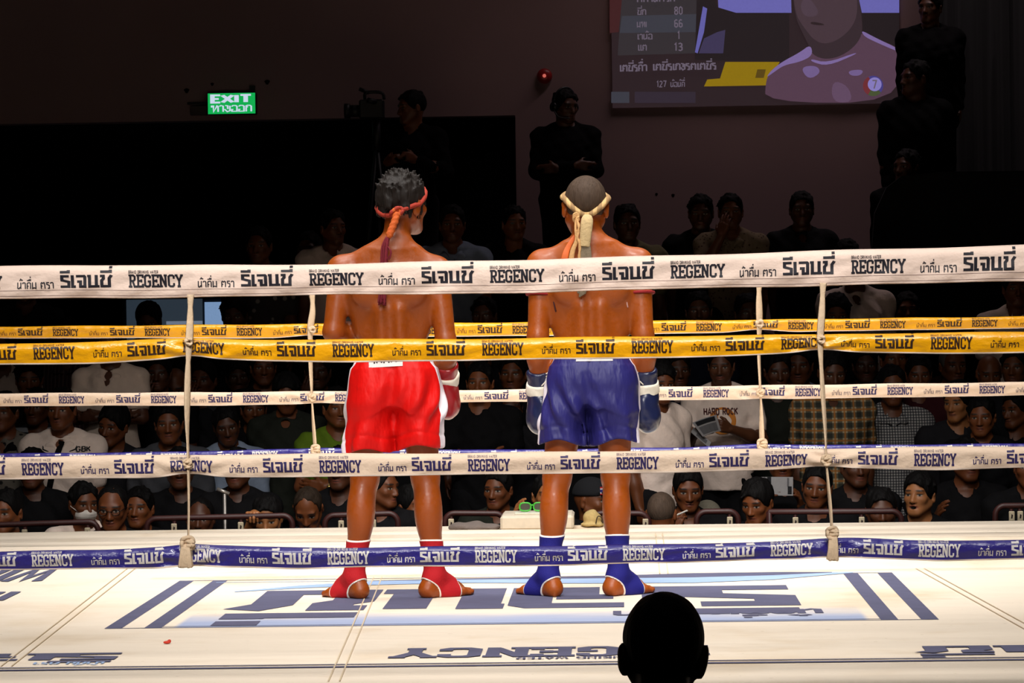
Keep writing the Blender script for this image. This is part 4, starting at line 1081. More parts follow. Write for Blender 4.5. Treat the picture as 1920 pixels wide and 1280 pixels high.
# ------------------------------------------------------------------ canvas and its prints
X0, X1, Y0, Y1 = -4.6, 4.2, 7.7, 15.86
def canvas_mat():
    m, nt, p = new_mat('canvas_cream'); L = nt.links
    base, dirt = lin((234, 219, 200)), lin((196, 168, 128))
    c = mixc(nt, math_(nt, 'MULTIPLY', sstep(nt, noise(nt, 1.6, 6, stretch=(1, 0.8, 1)), 0.48, 0.80), 0.55), base, dirt)
    c = mixc(nt, math_(nt, 'MULTIPLY', sstep(nt, noise(nt, 5.0, 6, stretch=(0.5, 1.0, 1)), 0.56, 0.82), 0.4), c, dirt)
    c = mixc(nt, math_(nt, 'MULTIPLY', sstep(nt, noise(nt, 30.0, 4), 0.66, 0.74), 0.35), c, lin((176, 156, 126)))
    tc = nt.nodes.new('ShaderNodeTexCoord'); sp = nt.nodes.new('ShaderNodeSeparateXYZ'); L.new(tc.outputs['Object'], sp.inputs[0])
    X, Y = sp.outputs[0], sp.outputs[1]
    # washed blue printed along the near edge of the framed logo
    w = math_(nt, 'SUBTRACT', noise(nt, 2.2, 5, stretch=(0.6, 1.6, 1)), 0.5)
    yy = math_(nt, 'ADD', Y, math_(nt, 'MULTIPLY', w, 0.42))
    mk = math_(nt, 'MULTIPLY', sstep(nt, yy, LY0 + 0.52, LY0 + 0.12), sstep(nt, Y, LY0 + 0.010, LY0 + 0.016))
    mk = math_(nt, 'MULTIPLY', mk, math_(nt, 'MULTIPLY', sstep(nt, X, LX0 + 0.24, LX0 + 0.27), sstep(nt, X, LX1 - 0.24, LX1 - 0.27)))
    c = mixc(nt, math_(nt, 'MULTIPLY', mk, 0.8), c, lin((138, 160, 204)))
    L.new(c, p.inputs['Base Color']); p.inputs['Roughness'].default_value = 0.8; p.inputs['Specular IOR Level'].default_value = 0.2
    bump(nt, p, noise(nt, 2.2, 5, stretch=(0.35, 1.5, 1)), 0.35, 0.05)
    return m
pl, pr, ql, qr = floor_at(192, 1181), floor_at(1757, 1158), floor_at(335, 1090), floor_at(1672, 1073)
LY0, LY1 = (pl.y + pr.y) / 2, (ql.y + qr.y) / 2
LX0, LX1 = (pl.x + ql.x) / 2, (pr.x + qr.x) / 2
CANVAS = canvas_mat()
mb = MB()
# a sheet with gentle rucks towards the far edge
nx, ny = 60, 200
gx, gy = np.linspace(X0, X1, nx), np.linspace(Y0, Y1, ny)
Vc = []
for y in gy:
    far = max(0.0, min(1.0, (y - 13.6) / 0.6))
    for x in gx:
        z = CZ + far * 0.006 * (math.sin(26 * y + 1.2 * math.sin(0.9 * x)) + 0.6 * math.sin(47 * y + 0.8 * x)) - 0.004 * far
        Vc.append((x, y, z))
Fc = [(j*nx+i, j*nx+i+1, (j+1)*nx+i+1, (j+1)*nx+i) for j in range(ny-1) for i in range(nx-1)]
mb.add(Vc, Fc, 0)
b0 = len(Vc); edge = [j*nx for j in range(ny)] 
mb.box((X0, Y0, CZ - 0.06), (X1, Y1, CZ - 0.012), 0)
PE = CZ + 0.0012
LAY = [0]
def lay():
    LAY[0] += 1; return PE + 0.00006 * LAY[0]
def quad(pts, m):
    z = lay(); mb.add([(a, b, z) for a, b in pts], [tuple(range(len(pts)))], m)
def rect(a, b, c, d, m): quad([(a, b), (c, b), (c, d), (a, d)], m)
fl = lambda x, z: np.stack([x, z, np.full_like(x, lay())], 1)
# framed logo
tL = 0.03
for (xa, sgn) in ((LX0, 1), (LX1, -1)):
    for k in (0.0, 0.145):
        a = xa + sgn * k; b = a + sgn * 0.062
        rect(min(a, b), LY0, max(a, b), LY1, 1)
rect(LX0, LY0 - 0.012, LX1, LY0, 1); rect(LX0 + .18, LY0 + 0.03, LX1 - .18, LY0 + 0.04, 1)
rect(LX0, LY1, LX1, LY1 + 0.014, 1); rect(LX0 + 0.17, LY1 - 0.10, LX0 + 2.0, LY1 - 0.086, 2)
a, b = floor_at(480, 1150), floor_at(1492, 1100)
gl, w_ = WORDS['brand']
lz0, lz1 = floor_at(980, 1104).y, floor_at(980, 1139).y       # far = foot of the letters
lettering(mb, 'brand', lambda x, z: fl(x, z), floor_at(462, 1130).x, floor_at(1490, 1125).x, lz1, lz0 - lz1, 1, seg_m=0.2, flip=True, lift=(0, 0, 1), wt=.24)
lettering(mb, 'water', lambda x, z: fl(x, z), floor_at(1148, 1142).x, floor_at(1540, 1142).x, floor_at(1400, 1151).y, floor_at(1400, 1143).y - floor_at(1400, 1151).y, 1, seg_m=0.2, flip=True, lift=(0, 0, 1), wt=.2)
# the sweep under the far edge: dark and pale blue crescents
def sweep(pts_a, pts_b, m):
    A_ = [floor_at(*p) for p in pts_a]; B_ = [floor_at(*p) for p in pts_b]
    for i in range(len(A_) - 1): quad([(A_[i].x, A_[i].y), (A_[i+1].x, A_[i+1].y), (B_[i+1].x, B_[i+1].y), (B_[i].x, B_[i].y)], m)
sweep([(440, 1109), (560, 1098), (700, 1090), (860, 1086), (1100, 1083), (1300, 1078), (1450, 1074), (1600, 1073)], [(440, 1110), (560, 1103), (700, 1097), (860, 1093), (1100, 1094), (1300, 1093), (1450, 1087), (1600, 1074)], 2)
sweep([(700, 1089), (860, 1085), (1100, 1081), (1300, 1075), (1450, 1073), (1560, 1073)], [(700, 1090), (860, 1087), (1100, 1085), (1300, 1083), (1450, 1079), (1560, 1074)], 1)
# outer lettering and border lines, read from the far side
e0, e1 = floor_at(960, 1263).y, floor_at(960, 1255).y
bl = floor_at(960, 1247).y
rect(X0 + .2, bl - 0.022, X1 - .2, bl + 0.012, 1); rect(X0 + .2, bl + 0.05, X1 - .2, bl + 0.068, 1)
q = floor_at(1030, 1231); q2 = floor_at(1030, 1214)
lettering(mb, 'REGENCY', lambda x, z: fl(x, z), floor_at(735, 1222).x, floor_at(1330, 1222).x, q.y, q2.y - q.y, 1, seg_m=0.2, flip=True, lift=(0, 0, 1), wt=.17)
lettering(mb, 'small', lambda x, z: fl(x, z), floor_at(968, 1230).x, floor_at(1325, 1230).x, floor_at(1030, 1236).y, 0.05, 1, seg_m=0.2, flip=True, lift=(0, 0, 1), wt=.2)
q = floor_at(100, 1238); q2 = floor_at(100, 1226)
lettering(mb, 'brand', lambda x, z: fl(x, z), floor_at(-350, 1230).x, floor_at(222, 1230).x, q.y, q2.y - q.y, 1, seg_m=0.2, flip=True, lift=(0, 0, 1), wt=.22)
lettering(mb, 'water', lambda x, z: fl(x, z), floor_at(70, 1240).x, floor_at(200, 1240).x, floor_at(100, 1246).y, 0.05, 2, seg_m=0.2, flip=True, lift=(0, 0, 1), wt=.2)
q = floor_at(1800, 1224); q2 = floor_at(1800, 1212)
lettering(mb, 'brand', lambda x, z: fl(x, z), floor_at(1725, 1220).x, floor_at(2330, 1220).x, q.y, q2.y - q.y, 1, seg_m=0.2, flip=True, lift=(0, 0, 1), wt=.22)
# part of the side lettering that runs along the left edge
s0, s1 = floor_at(60, 1090), floor_at(60, 1068)
lettering(mb, ([A[c] for c in 'WIN'], .2), lambda x, z: fl(x, z), floor_at(-60, 1080).x, floor_at(92, 1080).x, s0.y, s1.y - s0.y, 1, seg_m=0.2, flip=True, lift=(0, 0, 1), wt=.24)
s0, s1 = floor_at(10, 1126), floor_at(10, 1110)
lettering(mb, ([A[c] for c in 'IN'], .2), lambda x, z: fl(x, z), floor_at(-70, 1118).x, floor_at(24, 1118).x, s0.y, s1.y - s0.y, 1, seg_m=0.2, flip=True, lift=(0, 0, 1), wt=.22)
# sewn seams of the canvas
for pa, pb in (((238, 1066), (0, 1250)), ((700, 1082), (614, 1278)), ((1716, 1066), (1920, 1180)), ((1228, 1000), (1236, 1076))):
    a, b = floor_at(*pa), floor_at(*pb)
    for o in (0.0, 0.035): quad([(a.x + o, a.y), (b.x + o, b.y), (b.x + o + 0.005, b.y), (a.x + o + 0.005, a.y)], 3)
for yy in (LY1 + 0.10, LY1 + 0.155): rect(floor_at(300, 1075).x, yy, X1 - 0.3, yy + 0.008, 3)
# apron skirt round the platform
mb.box((X0 + 0.05, Y0 + 0.05, -0.4), (X1 - 0.05, Y1 - 0.05, CZ - 0.06), 4)
ring = mb.build('ring_floor', [CANVAS, mat('print_navy', (86, 86, 112), 0.8, var=0.2, vs=12), mat('print_sky', (152, 176, 212), 0.8, var=0.15, vs=6), mat('seam_tan', (206, 186, 156), 0.9), mat('apron_dark', (24, 22, 30), 0.8)], None, False)
tag(ring, 'cream canvas ring floor with navy printed lettering and framed logo', 'ring canvas')
# white step pad on the far edge and the green sunglasses lying on it
a, b = at(940, 985, 15.72), at(1076, 962, 15.72)
m = MB(); m.box((a.x, 15.58, CZ - 0.004), (b.x, 15.98, b.z), 0, 0.012)
pad = m.build('corner_pad', mat('pad_white', (226, 212, 190), 0.7, bs=0.2, bscale=20), None)
tag(pad, 'low white block at the far edge of the canvas, sunglasses on it', 'block')
GL = empty('sunglasses', (at(998, 950, 15.74).x, 15.74, b.z), 'bright green framed sunglasses lying on the low white block', 'sunglasses')
def part(mb_, name, mats, parent, smooth=True): return mb_.build(name, mats, parent, smooth)
m = MB()
for sx in (-0.036, 0.036):
    m.tube([(sx + 0.029 * math.copysign(abs(math.cos(t)) ** .7, math.cos(t)), -0.01, 0.028 + 0.021 * math.copysign(abs(math.sin(t)) ** .7, math.sin(t))) for t in np.linspace(0, 2 * math.pi, 28)], 0.0042, 8)
m.tube([(-0.009, -0.01, 0.034), (0, -0.012, 0.038), (0.009, -0.01, 0.034)], 0.004, 8)
part(m, 'frame', mat('frame_green', (70, 190, 60), 0.35, coat=0.3), GL)
for sx in (-0.036, 0.036):
    m = MB(); m.add([(sx, -0.010, 0.028)] + [(sx + 0.027 * math.copysign(abs(math.cos(t)) ** .7, math.cos(t)), -0.010, 0.028 + 0.019 * math.copysign(abs(math.sin(t)) ** .7, math.sin(t))) for t in np.linspace(0, 2 * math.pi, 20)], [(0, i, i + 1) for i in range(1, 20)])
    part(m, 'lens', mat('lens_smoke', (60, 62, 50), 0.15, 0.6), GL)
    m = MB(); m.tube(smooth_path([(sx * 1.75, -0.01, 0.038), (sx * 1.78, 0.07, 0.030), (sx * 1.70, 0.12, 0.006)], 6), 0.0035, 8)
    part(m, 'temple', MATS['frame_green'], GL)
m = MB(); m.box((-0.085, -0.035, 0.0005), (0.075, 0.10, 0.0075), 0, 0.002)
o = m.build('paper_pad', mat('paper_white', (224, 220, 200), 0.8), None); o.location = (at(996, 960, 15.74).x, 15.72, b.z)
GL.location.z = b.z + 0.0078 
tag(o, 'white card on the low white block, under the green sunglasses', 'card')
# a dark folded towel at the edge beside the block
tw = lump([ell((0, 0, 0.012), (0.14, 0.09, 0.02), None, 0.02), ell((-0.04, -0.01, 0.022), (0.08, 0.06, 0.018), rotm(20), 0.02), plane((0, 0, -1), 0.0)], 0.008, wrinkle(0.004, 2.0))
o = mesh_obj('towel', tw[0], tw[1], mat('towel_grey', (120, 108, 102), 0.95, bs=0.4)); o.location = (at(898, 985, 15.7).x - .02, 15.70, CZ - 0.004)
tag(o, 'small grey towel bundled on the canvas edge beside the white block', 'towel')
# red scrap on the canvas
p = floor_at(313, 1207)
sc = lump([ell((0, 0, 0.004), (0.013, 0.010, 0.005), None, 0.004), ell((0.008, 0.004, 0.008), (0.006, 0.008, 0.006), None, 0.004)], 0.002, None, 0.006)
o = mesh_obj('petal', sc[0], sc[1], mat('petal_red', (196, 52, 30), 0.7)); o.location = (p.x, p.y, CZ + 0.002)
tag(o, 'small crumpled red scrap lying alone on the near canvas', 'scrap')
# ------------------------------------------------------------------ the hall
YW = 23.8
WALL = mat('wall_plaster', (150, 122, 122), 0.9, 0.2, var=0.10, vs=1.2)
DARK = mat('recess_black', (12, 10, 10), 0.9, 0.1)  # black colour stands in for the recess's shade; wall holes use it too
m = MB(); m.box((-16, -3, -0.5), (16, 28, -0.4)); m.box((-6, 3.5, -0.4), (6, 6.95, 0.0)); struct(m.build('floor', mat('floor_dark', (34, 30, 30), 0.7, var=0.2, vs=2), None))
c0 = at(966, 216, YW)
m = MB(); m.box((-16, YW, c0.z), (c0.x, YW + 0.25, 8.6)); m.box((c0.x, YW, 0.0), (16, YW + 0.25, 8.6))
for px, py, r in ((350, 170, .02), (398, 158, .013), (501, 154, .02), (1231, 364, .01), (1262, 366, .012)):
    c = at(px, py, YW); m.add([(c.x + r * math.cos(t) * (1 + .3 * math.sin(3 * t)), YW - 0.002, c.z + r * math.sin(t)) for t in np.linspace(0, 2 * math.pi, 12)[:-1]], [tuple(range(11))], 1)
struct(m.build('wall_back', [WALL, DARK], None))
m = MB(); m.box((-16, YW + 2.6, 0), (c0.x + 1.0, YW + 2.8, c0.z + 0.5)); m.box((-16, YW + 0.25, c0.z), (c0.x + 1, YW + 2.6, c0.z + 0.12)); m.box((c0.x, YW + 0.25, 0), (c0.x + 0.15, YW + 2.6, c0.z))
struct(m.build('wall_recess', DARK, None))
# open door leaf at the side of the recess
a, b = at(868, 268, YW + 1.2), at(962, 520, YW + 0.4)
m = MB(); m.add([(a.x, YW + 1.3, 0.02), (b.x - 0.01, YW + 0.3, 0.02), (b.x - 0.01, YW + 0.3, c0.z - 0.25), (a.x, YW + 1.3, c0.z - 0.25), (a.x, YW + 1.35, 0.02), (b.x - 0.01, YW + 0.35, 0.02), (b.x - 0.01, YW + 0.35, c0.z - 0.25), (a.x, YW + 1.35, c0.z - 0.25)],
      [(0, 1, 2, 3), (4, 7, 6, 5), (0, 3, 7, 4), (1, 5, 6, 2), (3, 2, 6, 7), (0, 4, 5, 1)])
struct(m.build('door_1', mat('door_brown', (54, 36, 32), 0.7), None))
# lit side-room window in the recess
a, b = at(240, 562, YW + 2.58), at(446, 634, YW + 2.58)
d1 = at(384, 560, YW + 2.58)
m = MB(); m.box((a.x - .04, YW + 2.5, b.z - .04), (b.x + .04, YW + 2.6, a.z + .04)); w1 = m.build('window_1', mat('window_frame', (60, 64, 70), 0.6), None); struct(w1)
m = MB(); m.box((a.x, YW + 2.485, b.z), (d1.x - 0.01, YW + 2.5, a.z)); m.build('pane', emit('glass_dim', (46, 56, 66), 0.9), w1)
m = MB(); m.box((d1.x + 0.01, YW + 2.485, b.z), (b.x, YW + 2.5, a.z - 0.03)); m.build('pane', emit('glass_lit', (126, 156, 196), 0.9), w1)
e = at(320, 602, YW + 2.48); m = MB(); m.box((at(312, 600, YW + 2.48).x, YW + 2.47, e.z - 0.03), (d1.x - .01, YW + 2.484, e.z)); m.build('glazing_bar', emit('bar_lit', (120, 132, 150), 0.8), w1)
# stepped floor of the stand
LEV = {'A': (16.62, -0.40), 'B': (17.75, 0.0), 'C': (18.75, 0.28), 'D': (19.75, 0.65), 'E': (20.95, 1.15)}
for i, (y0, y1, z) in enumerate(((17.35, 18.2, 0.0), (18.2, 19.1, 0.28), (19.1, 20.3, 0.65), (20.3, 22.0, 1.15))):
    m = MB(); m.box((-12, y0, -0.4), (12, y1, z)); struct(m.build('trim_%d' % (i + 1), mat('step_dark', (26, 24, 26), 0.9), None))
FLOORS = ((17.3, -0.4), (18.2, 0.0), (19.1, 0.28), (20.3, 0.65), (30.0, 1.15))
def floor_z(y):
    for y1, z in FLOORS:
        if y < y1: return z

# exit sign
a, b = at(390, 175, YW - 0.06), at(481, 214, YW - 0.06)
ES = empty('exit_sign', (a.x, YW, b.z), 'lit green EXIT sign with white letters over the dark doorway', 'exit sign')
w, h = b.x - a.x, a.z - b.z
m = MB(); m.box((0, -0.10, 0), (w, 0, h), 0, 0.006); part(m, 'housing', mat('housing_dark', (22, 24, 22), 0.6), ES, False)
m = MB(); m.box((0.004, -0.106, 0.004), (w - .004, -0.099, h - .004)); panel = part(m, 'panel', emit('sign_green', (16, 176, 82), 1.0), ES, False)
m = MB(); sf = lambda x, z: np.stack([x, np.full_like(x, -0.1075), z], 1)
lettering(m, ([A[c] for c in 'EXIT'], .26), sf, w * .07, w * .92, h * .55, h * .33, 0, 0.5)
TH = {'tho': (.74, [[(.04,.70),(.04,.95),(.20,.95),(.20,0),(.52,.95),(.62,.86),(.62,0)]]), 'aa': (.46, [[(.0,.85),(.14,1),(.34,.9),(.34,0)]]), 'ngo': (.62, [[(.14,.90),(.14,.98),(.30,.95),(.30,.42)],[(0,.42),(.26,0),(.50,.16),(.50,.95)]]),
      'o': (.64, [[(.20,.35),(.06,.35),(.06,.05),(.52,.05),(.52,.84),(.40,.97),(.16,.97),(.04,.80)]]), 'ko': (.64, [[(.08,0),(.08,.62),(.18,.72),(.06,.84),(.18,.97),(.42,.97),(.54,.84),(.54,0)]])}
lettering(m, ([TH[c] for c in ('tho', 'aa', 'ngo', 'o', 'o', 'ko')], .15), sf, w * .08, w * .93, h * .12, h * .29, 0, 0.5)
part(m, 'lettering', emit('sign_white', (206, 222, 240), 1.0), panel, False)
m = MB(); m.box((w * .86, -0.06, h), (w * .97, -0.02, h + .055)); part(m, 'bracket', MATS['housing_dark'], ES, False)
a2 = at(352, 190, YW).x - a.x
m = MB(); m.box((a2, -0.03, h * .52), (0, -0.005, h * .62)); part(m, 'conduit', MATS['housing_dark'], ES, False)
a2 = at(358, 190, YW).x - a.x; m = MB(); m.box((a2, -0.04, 0.0), (-0.012, 0, h * .44), 0, 0.004); part(m, 'junction_box', mat('junction_grey', (84, 66, 66), 0.7), ES, False)
# alarm bell
c = at(1021, 143, YW)
AB = empty('alarm_bell', (c.x, YW, c.z), 'round red alarm bell mounted alone on the far wall', 'alarm bell')
m = MB(); P = []
prof = [(.0, -.052), (.02, -.051), (.04, -.046), (.054, -.036), (.060, -.022), (.061, -.008)]
V = [(r * math.cos(t), y, r * math.sin(t)) for r, y in prof for t in np.linspace(0, 2 * math.pi, 25)[:-1]]
m.add(V, [(i*24+k, i*24+(k+1) % 24, (i+1)*24+(k+1) % 24, (i+1)*24+k) for i in range(len(prof)-1) for k in range(24)])
part(m, 'gong', mat('bell_red', (150, 24, 26), 0.4, coat=0.3), AB)
m = MB(); m.tube([(0, -.066, 0), (0, -.05, 0)], 0.014, 12); part(m, 'highlight_stud', emit('bell_highlight', (226, 110, 96), 0.8), AB)  # glowing stud stands in for the highlight at the bell's centre
m = MB(); m.box((-.045, -.012, -.045), (.045, 0, .045), 0, .004); part(m, 'back_plate', mat('plate_dark', (40, 20, 20), 0.6), AB, False)

# projected television picture: a flat lit screen on the wall
YS = YW - 0.03
def scr(pts, d): return [(at(px, py, YS - d).x, YS - d, at(px, py, YS - d).z) for px, py in pts]
PS = empty('projection_screen', at(1414, 192, YS), 'large dim projected television picture of a bare-chested fighter with scores', 'projection screen')
PSL = Vector(PS.location)
def chaikin(P, n):
    for _ in range(n):
        P = [q for a, b in zip(P, P[1:] + P[:1]) for q in ((a[0]*.75+b[0]*.25, a[1]*.75+b[1]*.25), (a[0]*.25+b[0]*.75, a[1]*.25+b[1]*.75))]
    return P
def spart(name, shapes, mats, d0=0.001, parent=None, cut=0):
    m = MB()
    for i, (pts, mi) in enumerate(shapes):
        if cut: pts = chaikin(pts, cut)
        V = [tuple(Vector(v) - PSL) for v in scr(pts, d0 + 0.0004 * i)]
        m.add(V, [tuple(range(len(V)))], mi)
    return m.build(name, mats, parent or PS)
E1 = lambda n, c: emit('screen_' + n, c, 0.85)
m = MB(); tl, br = at(1143, -190, YS), at(1686, 193, YS)
m.box((tl.x - PSL.x, 0.0, br.z - PSL.z), (br.x - PSL.x, 0.028, tl.z - PSL.z)); m.build('picture_base', E1('base', (47, 34, 38)), PS)
spart('score_panel', [([(1170, -60), (1330, -60), (1303, 100), (1158, 104)], 0), ([(1166, 30), (1318, 26), (1312, 60), (1162, 62)], 1), ([(1146, 172), (1180, 172), (1180, 193), (1146, 193)], 1), ([(1190, 172), (1304, 172), (1304, 193), (1190, 193)], 2), ([(1143, -20), (1168, -20), (1160, 60), (1143, 62)], 3)],
      [E1('panel', (56, 50, 54)), E1('panel_light', (64, 64, 74)), E1('strip', (54, 44, 56)), E1('edge_red', (70, 34, 36))])
for shp in ([([(1308, -60), (1350, -60), (1342, 4), (1346, 16), (1480, 25), (1480, 116), (1303, 112)], 0), ([(1343, -60), (1482, -60), (1484, 24), (1380, 24), (1347, 14)], 1), ([(1318, 12), (1326, 16), (1320, 60), (1308, 100), (1303, 98)], 2), ([(1310, 100), (1320, 72), (1345, 60), (1360, 56), (1356, 100)], 3),
      ([(1598, -60), (1686, -60), (1686, 24), (1616, 24)], 1), ([(1616, 25), (1686, 25), (1686, 92), (1620, 90)], 0), ([(1360, 116), (1462, 116), (1438, 160), (1320, 162), (1326, 149), (1350, 147)], 4), ([(1420, 130), (1436, 130), (1432, 146), (1416, 146)], 5)]):
  spart('background_patch', [shp], [E1('dark', (36, 28, 31)), E1('blue', (112, 108, 186)), E1('glint', (106, 102, 178)), E1('haze', (66, 58, 90)), E1('yellow', (152, 122, 14)), E1('smudge', (96, 74, 22))], 0.004 + 0.0005 * shp[1], cut=0)
skin_p = spart('fighter_picture', [([(1434, 192), (1436, 150), (1446, 132), (1466, 116), (1500, 98), (1518, 84), (1560, 100), (1612, 58), (1640, 72), (1668, 82), (1686, 92), (1686, 193)], 0),
      ([(1482, -60), (1602, -60), (1614, 20), (1618, 60), (1606, 84), (1580, 104), (1550, 112), (1524, 104), (1516, 84), (1504, 60), (1490, 30)], 1), ([(1484, -60), (1600, -60), (1610, 20), (1596, 56), (1560, 82), (1530, 80), (1506, 50), (1490, 24)], 2), ([(1500, 8), (1512, -10), (1524, 4), (1536, 22), (1528, 32), (1506, 30)], 3), ([(1520, 40), (1544, 44), (1546, 48), (1520, 46)], 4),
      ([(1436, 146), (1446, 132), (1466, 116), (1500, 98), (1520, 83), (1524, 104), (1500, 116), (1470, 122), (1450, 136)], 5), ([(1614, 56), (1640, 70), (1686, 92), (1686, 98), (1640, 78), (1620, 68)], 5), ([(1500, 126), (1530, 122), (1540, 136), (1516, 150)], 6), ([(1590, 132), (1620, 130), (1614, 142), (1594, 142)], 6), ([(1560, 150), (1590, 160), (1600, 192), (1560, 192)], 7), ([(1520, 110), (1550, 118), (1606, 98), (1604, 102), (1552, 124), (1522, 116)], 5)],
      [E1('chest', (92, 66, 84)), E1('neck', (58, 44, 50)), E1('jaw', (76, 58, 66)), E1('nose', (84, 66, 78)), E1('mouth', (48, 34, 38)), E1('rim', (134, 112, 168)), E1('sheen', (122, 100, 150)), E1('torso', (106, 80, 106))], 0.009, cut=2)
def ring_(cx, cy, r, a0, a1): return [(cx, cy)] + [(cx + r * math.cos(t), cy - r * math.sin(t)) for t in np.linspace(a0, a1, 14)]
spart('channel_badge', [(ring_(1637, 161, 19, 2.0, 4.2), 0), (ring_(1637, 161, 19, 4.2, 5.6), 1), (ring_(1637, 161, 19, 5.6, 8.3), 2), ([(1640 + 13 * math.cos(t), 158 + 13 * math.sin(t)) for t in np.linspace(0, 2 * math.pi, 20)[:-1]], 3)],
      [E1('logo_red', (120, 50, 56)), E1('logo_green', (78, 88, 56)), E1('logo_blue', (74, 66, 140)), E1('logo_white', (146, 134, 206))], 0.015)
def swrite(gl, px0, px1, pyb, pyt, wt=.16, d=0.018):
    m = MB()
    a, b, t = at(px0, pyb, YS - d), at(px1, pyb, YS - d), at(px0, pyt, YS - d)
    lettering(m, (gl, wt), lambda x, z: np.stack([x, np.full_like(x, -d), z], 1), a.x - PSL.x, b.x - PSL.x, a.z - PSL.z, t.z - a.z, 0, 0.5)
    m.build('screen_lettering', E1('text', (112, 100, 116)), PS)
for txt, y in (('80', 27), ('66', 51), ('1', 73), ('13', 95)): swrite([A[c] for c in txt], 1264 if len(txt) > 1 else 1270, 1281 if len(txt) > 1 else 1276, y, y - 14)
swrite([A[c] for c in '7'], 1635, 1645, 166, 151)
KO, CHO, MO = T['to'], H['so'], TH['tho']
swrite([CHO, TH['ko']], 1195, 1212, 28, 18); swrite([T['mo'], TH['tho'], A['I']], 1194, 1214, 51, 41); swrite([H['e'], T['aa'], T['no'], TH['o']], 1195, 1224, 74, 64); swrite([H['e'], H['e'], T['to']], 1196, 1214, 95, 84)
swrite([T['to'], T['do'], T['aa'], T['no'], T['to'], T['ro'], TH['ko']], 1194, 1266, 4, -10)
swrite([H['e'], T['to'], CHO, T['ro'], T['do'], T['aa']], 1162, 1214, 134, 122, .2); swrite([H['e'], T['to'], CHO, T['ro'], H['e'], TH['ko'], TH['ngo'], T['ro'], T['to'], H['e'], T['to'], CHO, T['ro']], 1224, 1344, 132, 120, .2)
swrite([A[c] for c in '127'], 1231, 1250, 163, 152); swrite([T['no'], TH['o'], T['no'], T['do']], 1257, 1285, 163, 154)

# ------------------------------------------------------------------ crowd barriers
BAR = mat('barrier_maroon', (58, 26, 24), 0.45, 0.4, var=0.25, vs=14)
PLATE = mat('plate_cream', (206, 190, 160), 0.7, var=0.3, vs=50)
YB = 16.06
def barrier(px0, px1, y0, y1, plates, label, curve=(True, True)):
    a, b = at(px0, y0, YB), at(px1, y1, YB)
    L, z0, z1 = b.x - a.x, a.z, b.z
    e = empty('crowd_barrier', (a.x, YB, 0), label, 'barrier', 'steel crowd barriers behind the ring')
    m = MB(); r = 0.05
    def corner(x, z, sx, on):
        if not on: return [(x, 0, z - 0.004), (x, 0, z)]
        return [(x + sx * r * (1 - math.cos(t)), 0, z - r + r * math.sin(t)) for t in np.linspace(0, math.pi / 2, 7)]
    P = [(0, 0, -0.4)] + corner(0, z0, 1, curve[0]) + corner(L, z1, -1, curve[1])[::-1] + [(L, 0, -0.4)]
    m.tube(P, 0.0155, 12); part(m, 'rail', BAR, e)
    m = MB(); m.tube([(0.0, 0, 0.30), (L, 0, 0.30)], 0.012, 10); part(m, 'lower_rail', BAR, e)
    for px in plates:
        x = at(px, y0, YB).x - a.x; zt = z0 + (z1 - z0) * x / L
        m = MB(); m.tube([(x, 0, 0.30), (x, 0, zt - 0.016)], 0.010, 8); part(m, 'upright', BAR, e)
        m = MB(); m.box((x - 0.015, -0.024, zt - 0.080), (x + 0.015, -0.012, zt - 0.028), 0, 0.003)
        m.add([(x - .005, -.0245, zt - .066), (x + .003, -.0245, zt - .066), (x + .006, -.0245, zt - .048), (x - .002, -.0245, zt - .042)], [(0, 1, 2, 3)], 1)
        part(m, 'bracket', [PLATE, MATS['plate_dark']], e, False)
barrier(-90, 184, 986, 978, (47, 165), 'maroon pipe crowd barrier below the man in the face mask', (True, True))
barrier(275, 548, 972, 966, (327, 452), 'maroon pipe crowd barrier with a small hand gripping its rail')
barrier(609, 746, 966, 962, (640, 700), 'maroon pipe crowd barrier seen between the legs of the red fighter', (True, True))
barrier(834, 946, 962, 962, (846,), 'maroon pipe crowd barrier seen between the two fighters')
barrier(1110, 1216, 962, 962, (1210,), 'short maroon pipe barrier beside the shaved head behind the blue fighter')
barrier(1306, 1384, 959, 958, (1368,), 'maroon pipe barrier with a rounded corner beside the grey cap')
barrier(1442, 1690, 959, 958, (1491, 1615), 'long maroon pipe barrier beneath the hanging newspaper', (False, True))
barrier(1866, 2040, 948, 946, (1896, 1912), 'thick maroon barrier at the far end beside the crossed arms')

# ------------------------------------------------------------------ the crowd
NEWS = 0
def solid_axes(J, ops, body_step, fine_hands):
    hd = J['hd']
    fx, fy, fz = [(hd[0] - .10, hd[0] + .10, .0065)], [(hd[1] - .125, hd[1] + .14, .0065)], [(hd[2] - .15, hd[2] + .11, .0065)]
    for c in fine_hands:
        for f, i in ((fx, 0), (fy, 1), (fz, 2)): f.append((c[i] - .11, c[i] + .11, .0055))
    lo = np.min([op_box(o)[0] for o in ops if o[0] != 'p' and not o[6]], axis=0) - .02
    hi = np.max([op_box(o)[1] for o in ops if o[0] != 'p' and not o[6]], axis=0) + .02
    return axis(lo[0], hi[0], body_step, fx), axis(lo[1], hi[1], body_step, fy), axis(lo[2], hi[2], body_step, fz)
TROU = cloth('trousers_dark', (16, 15, 17))
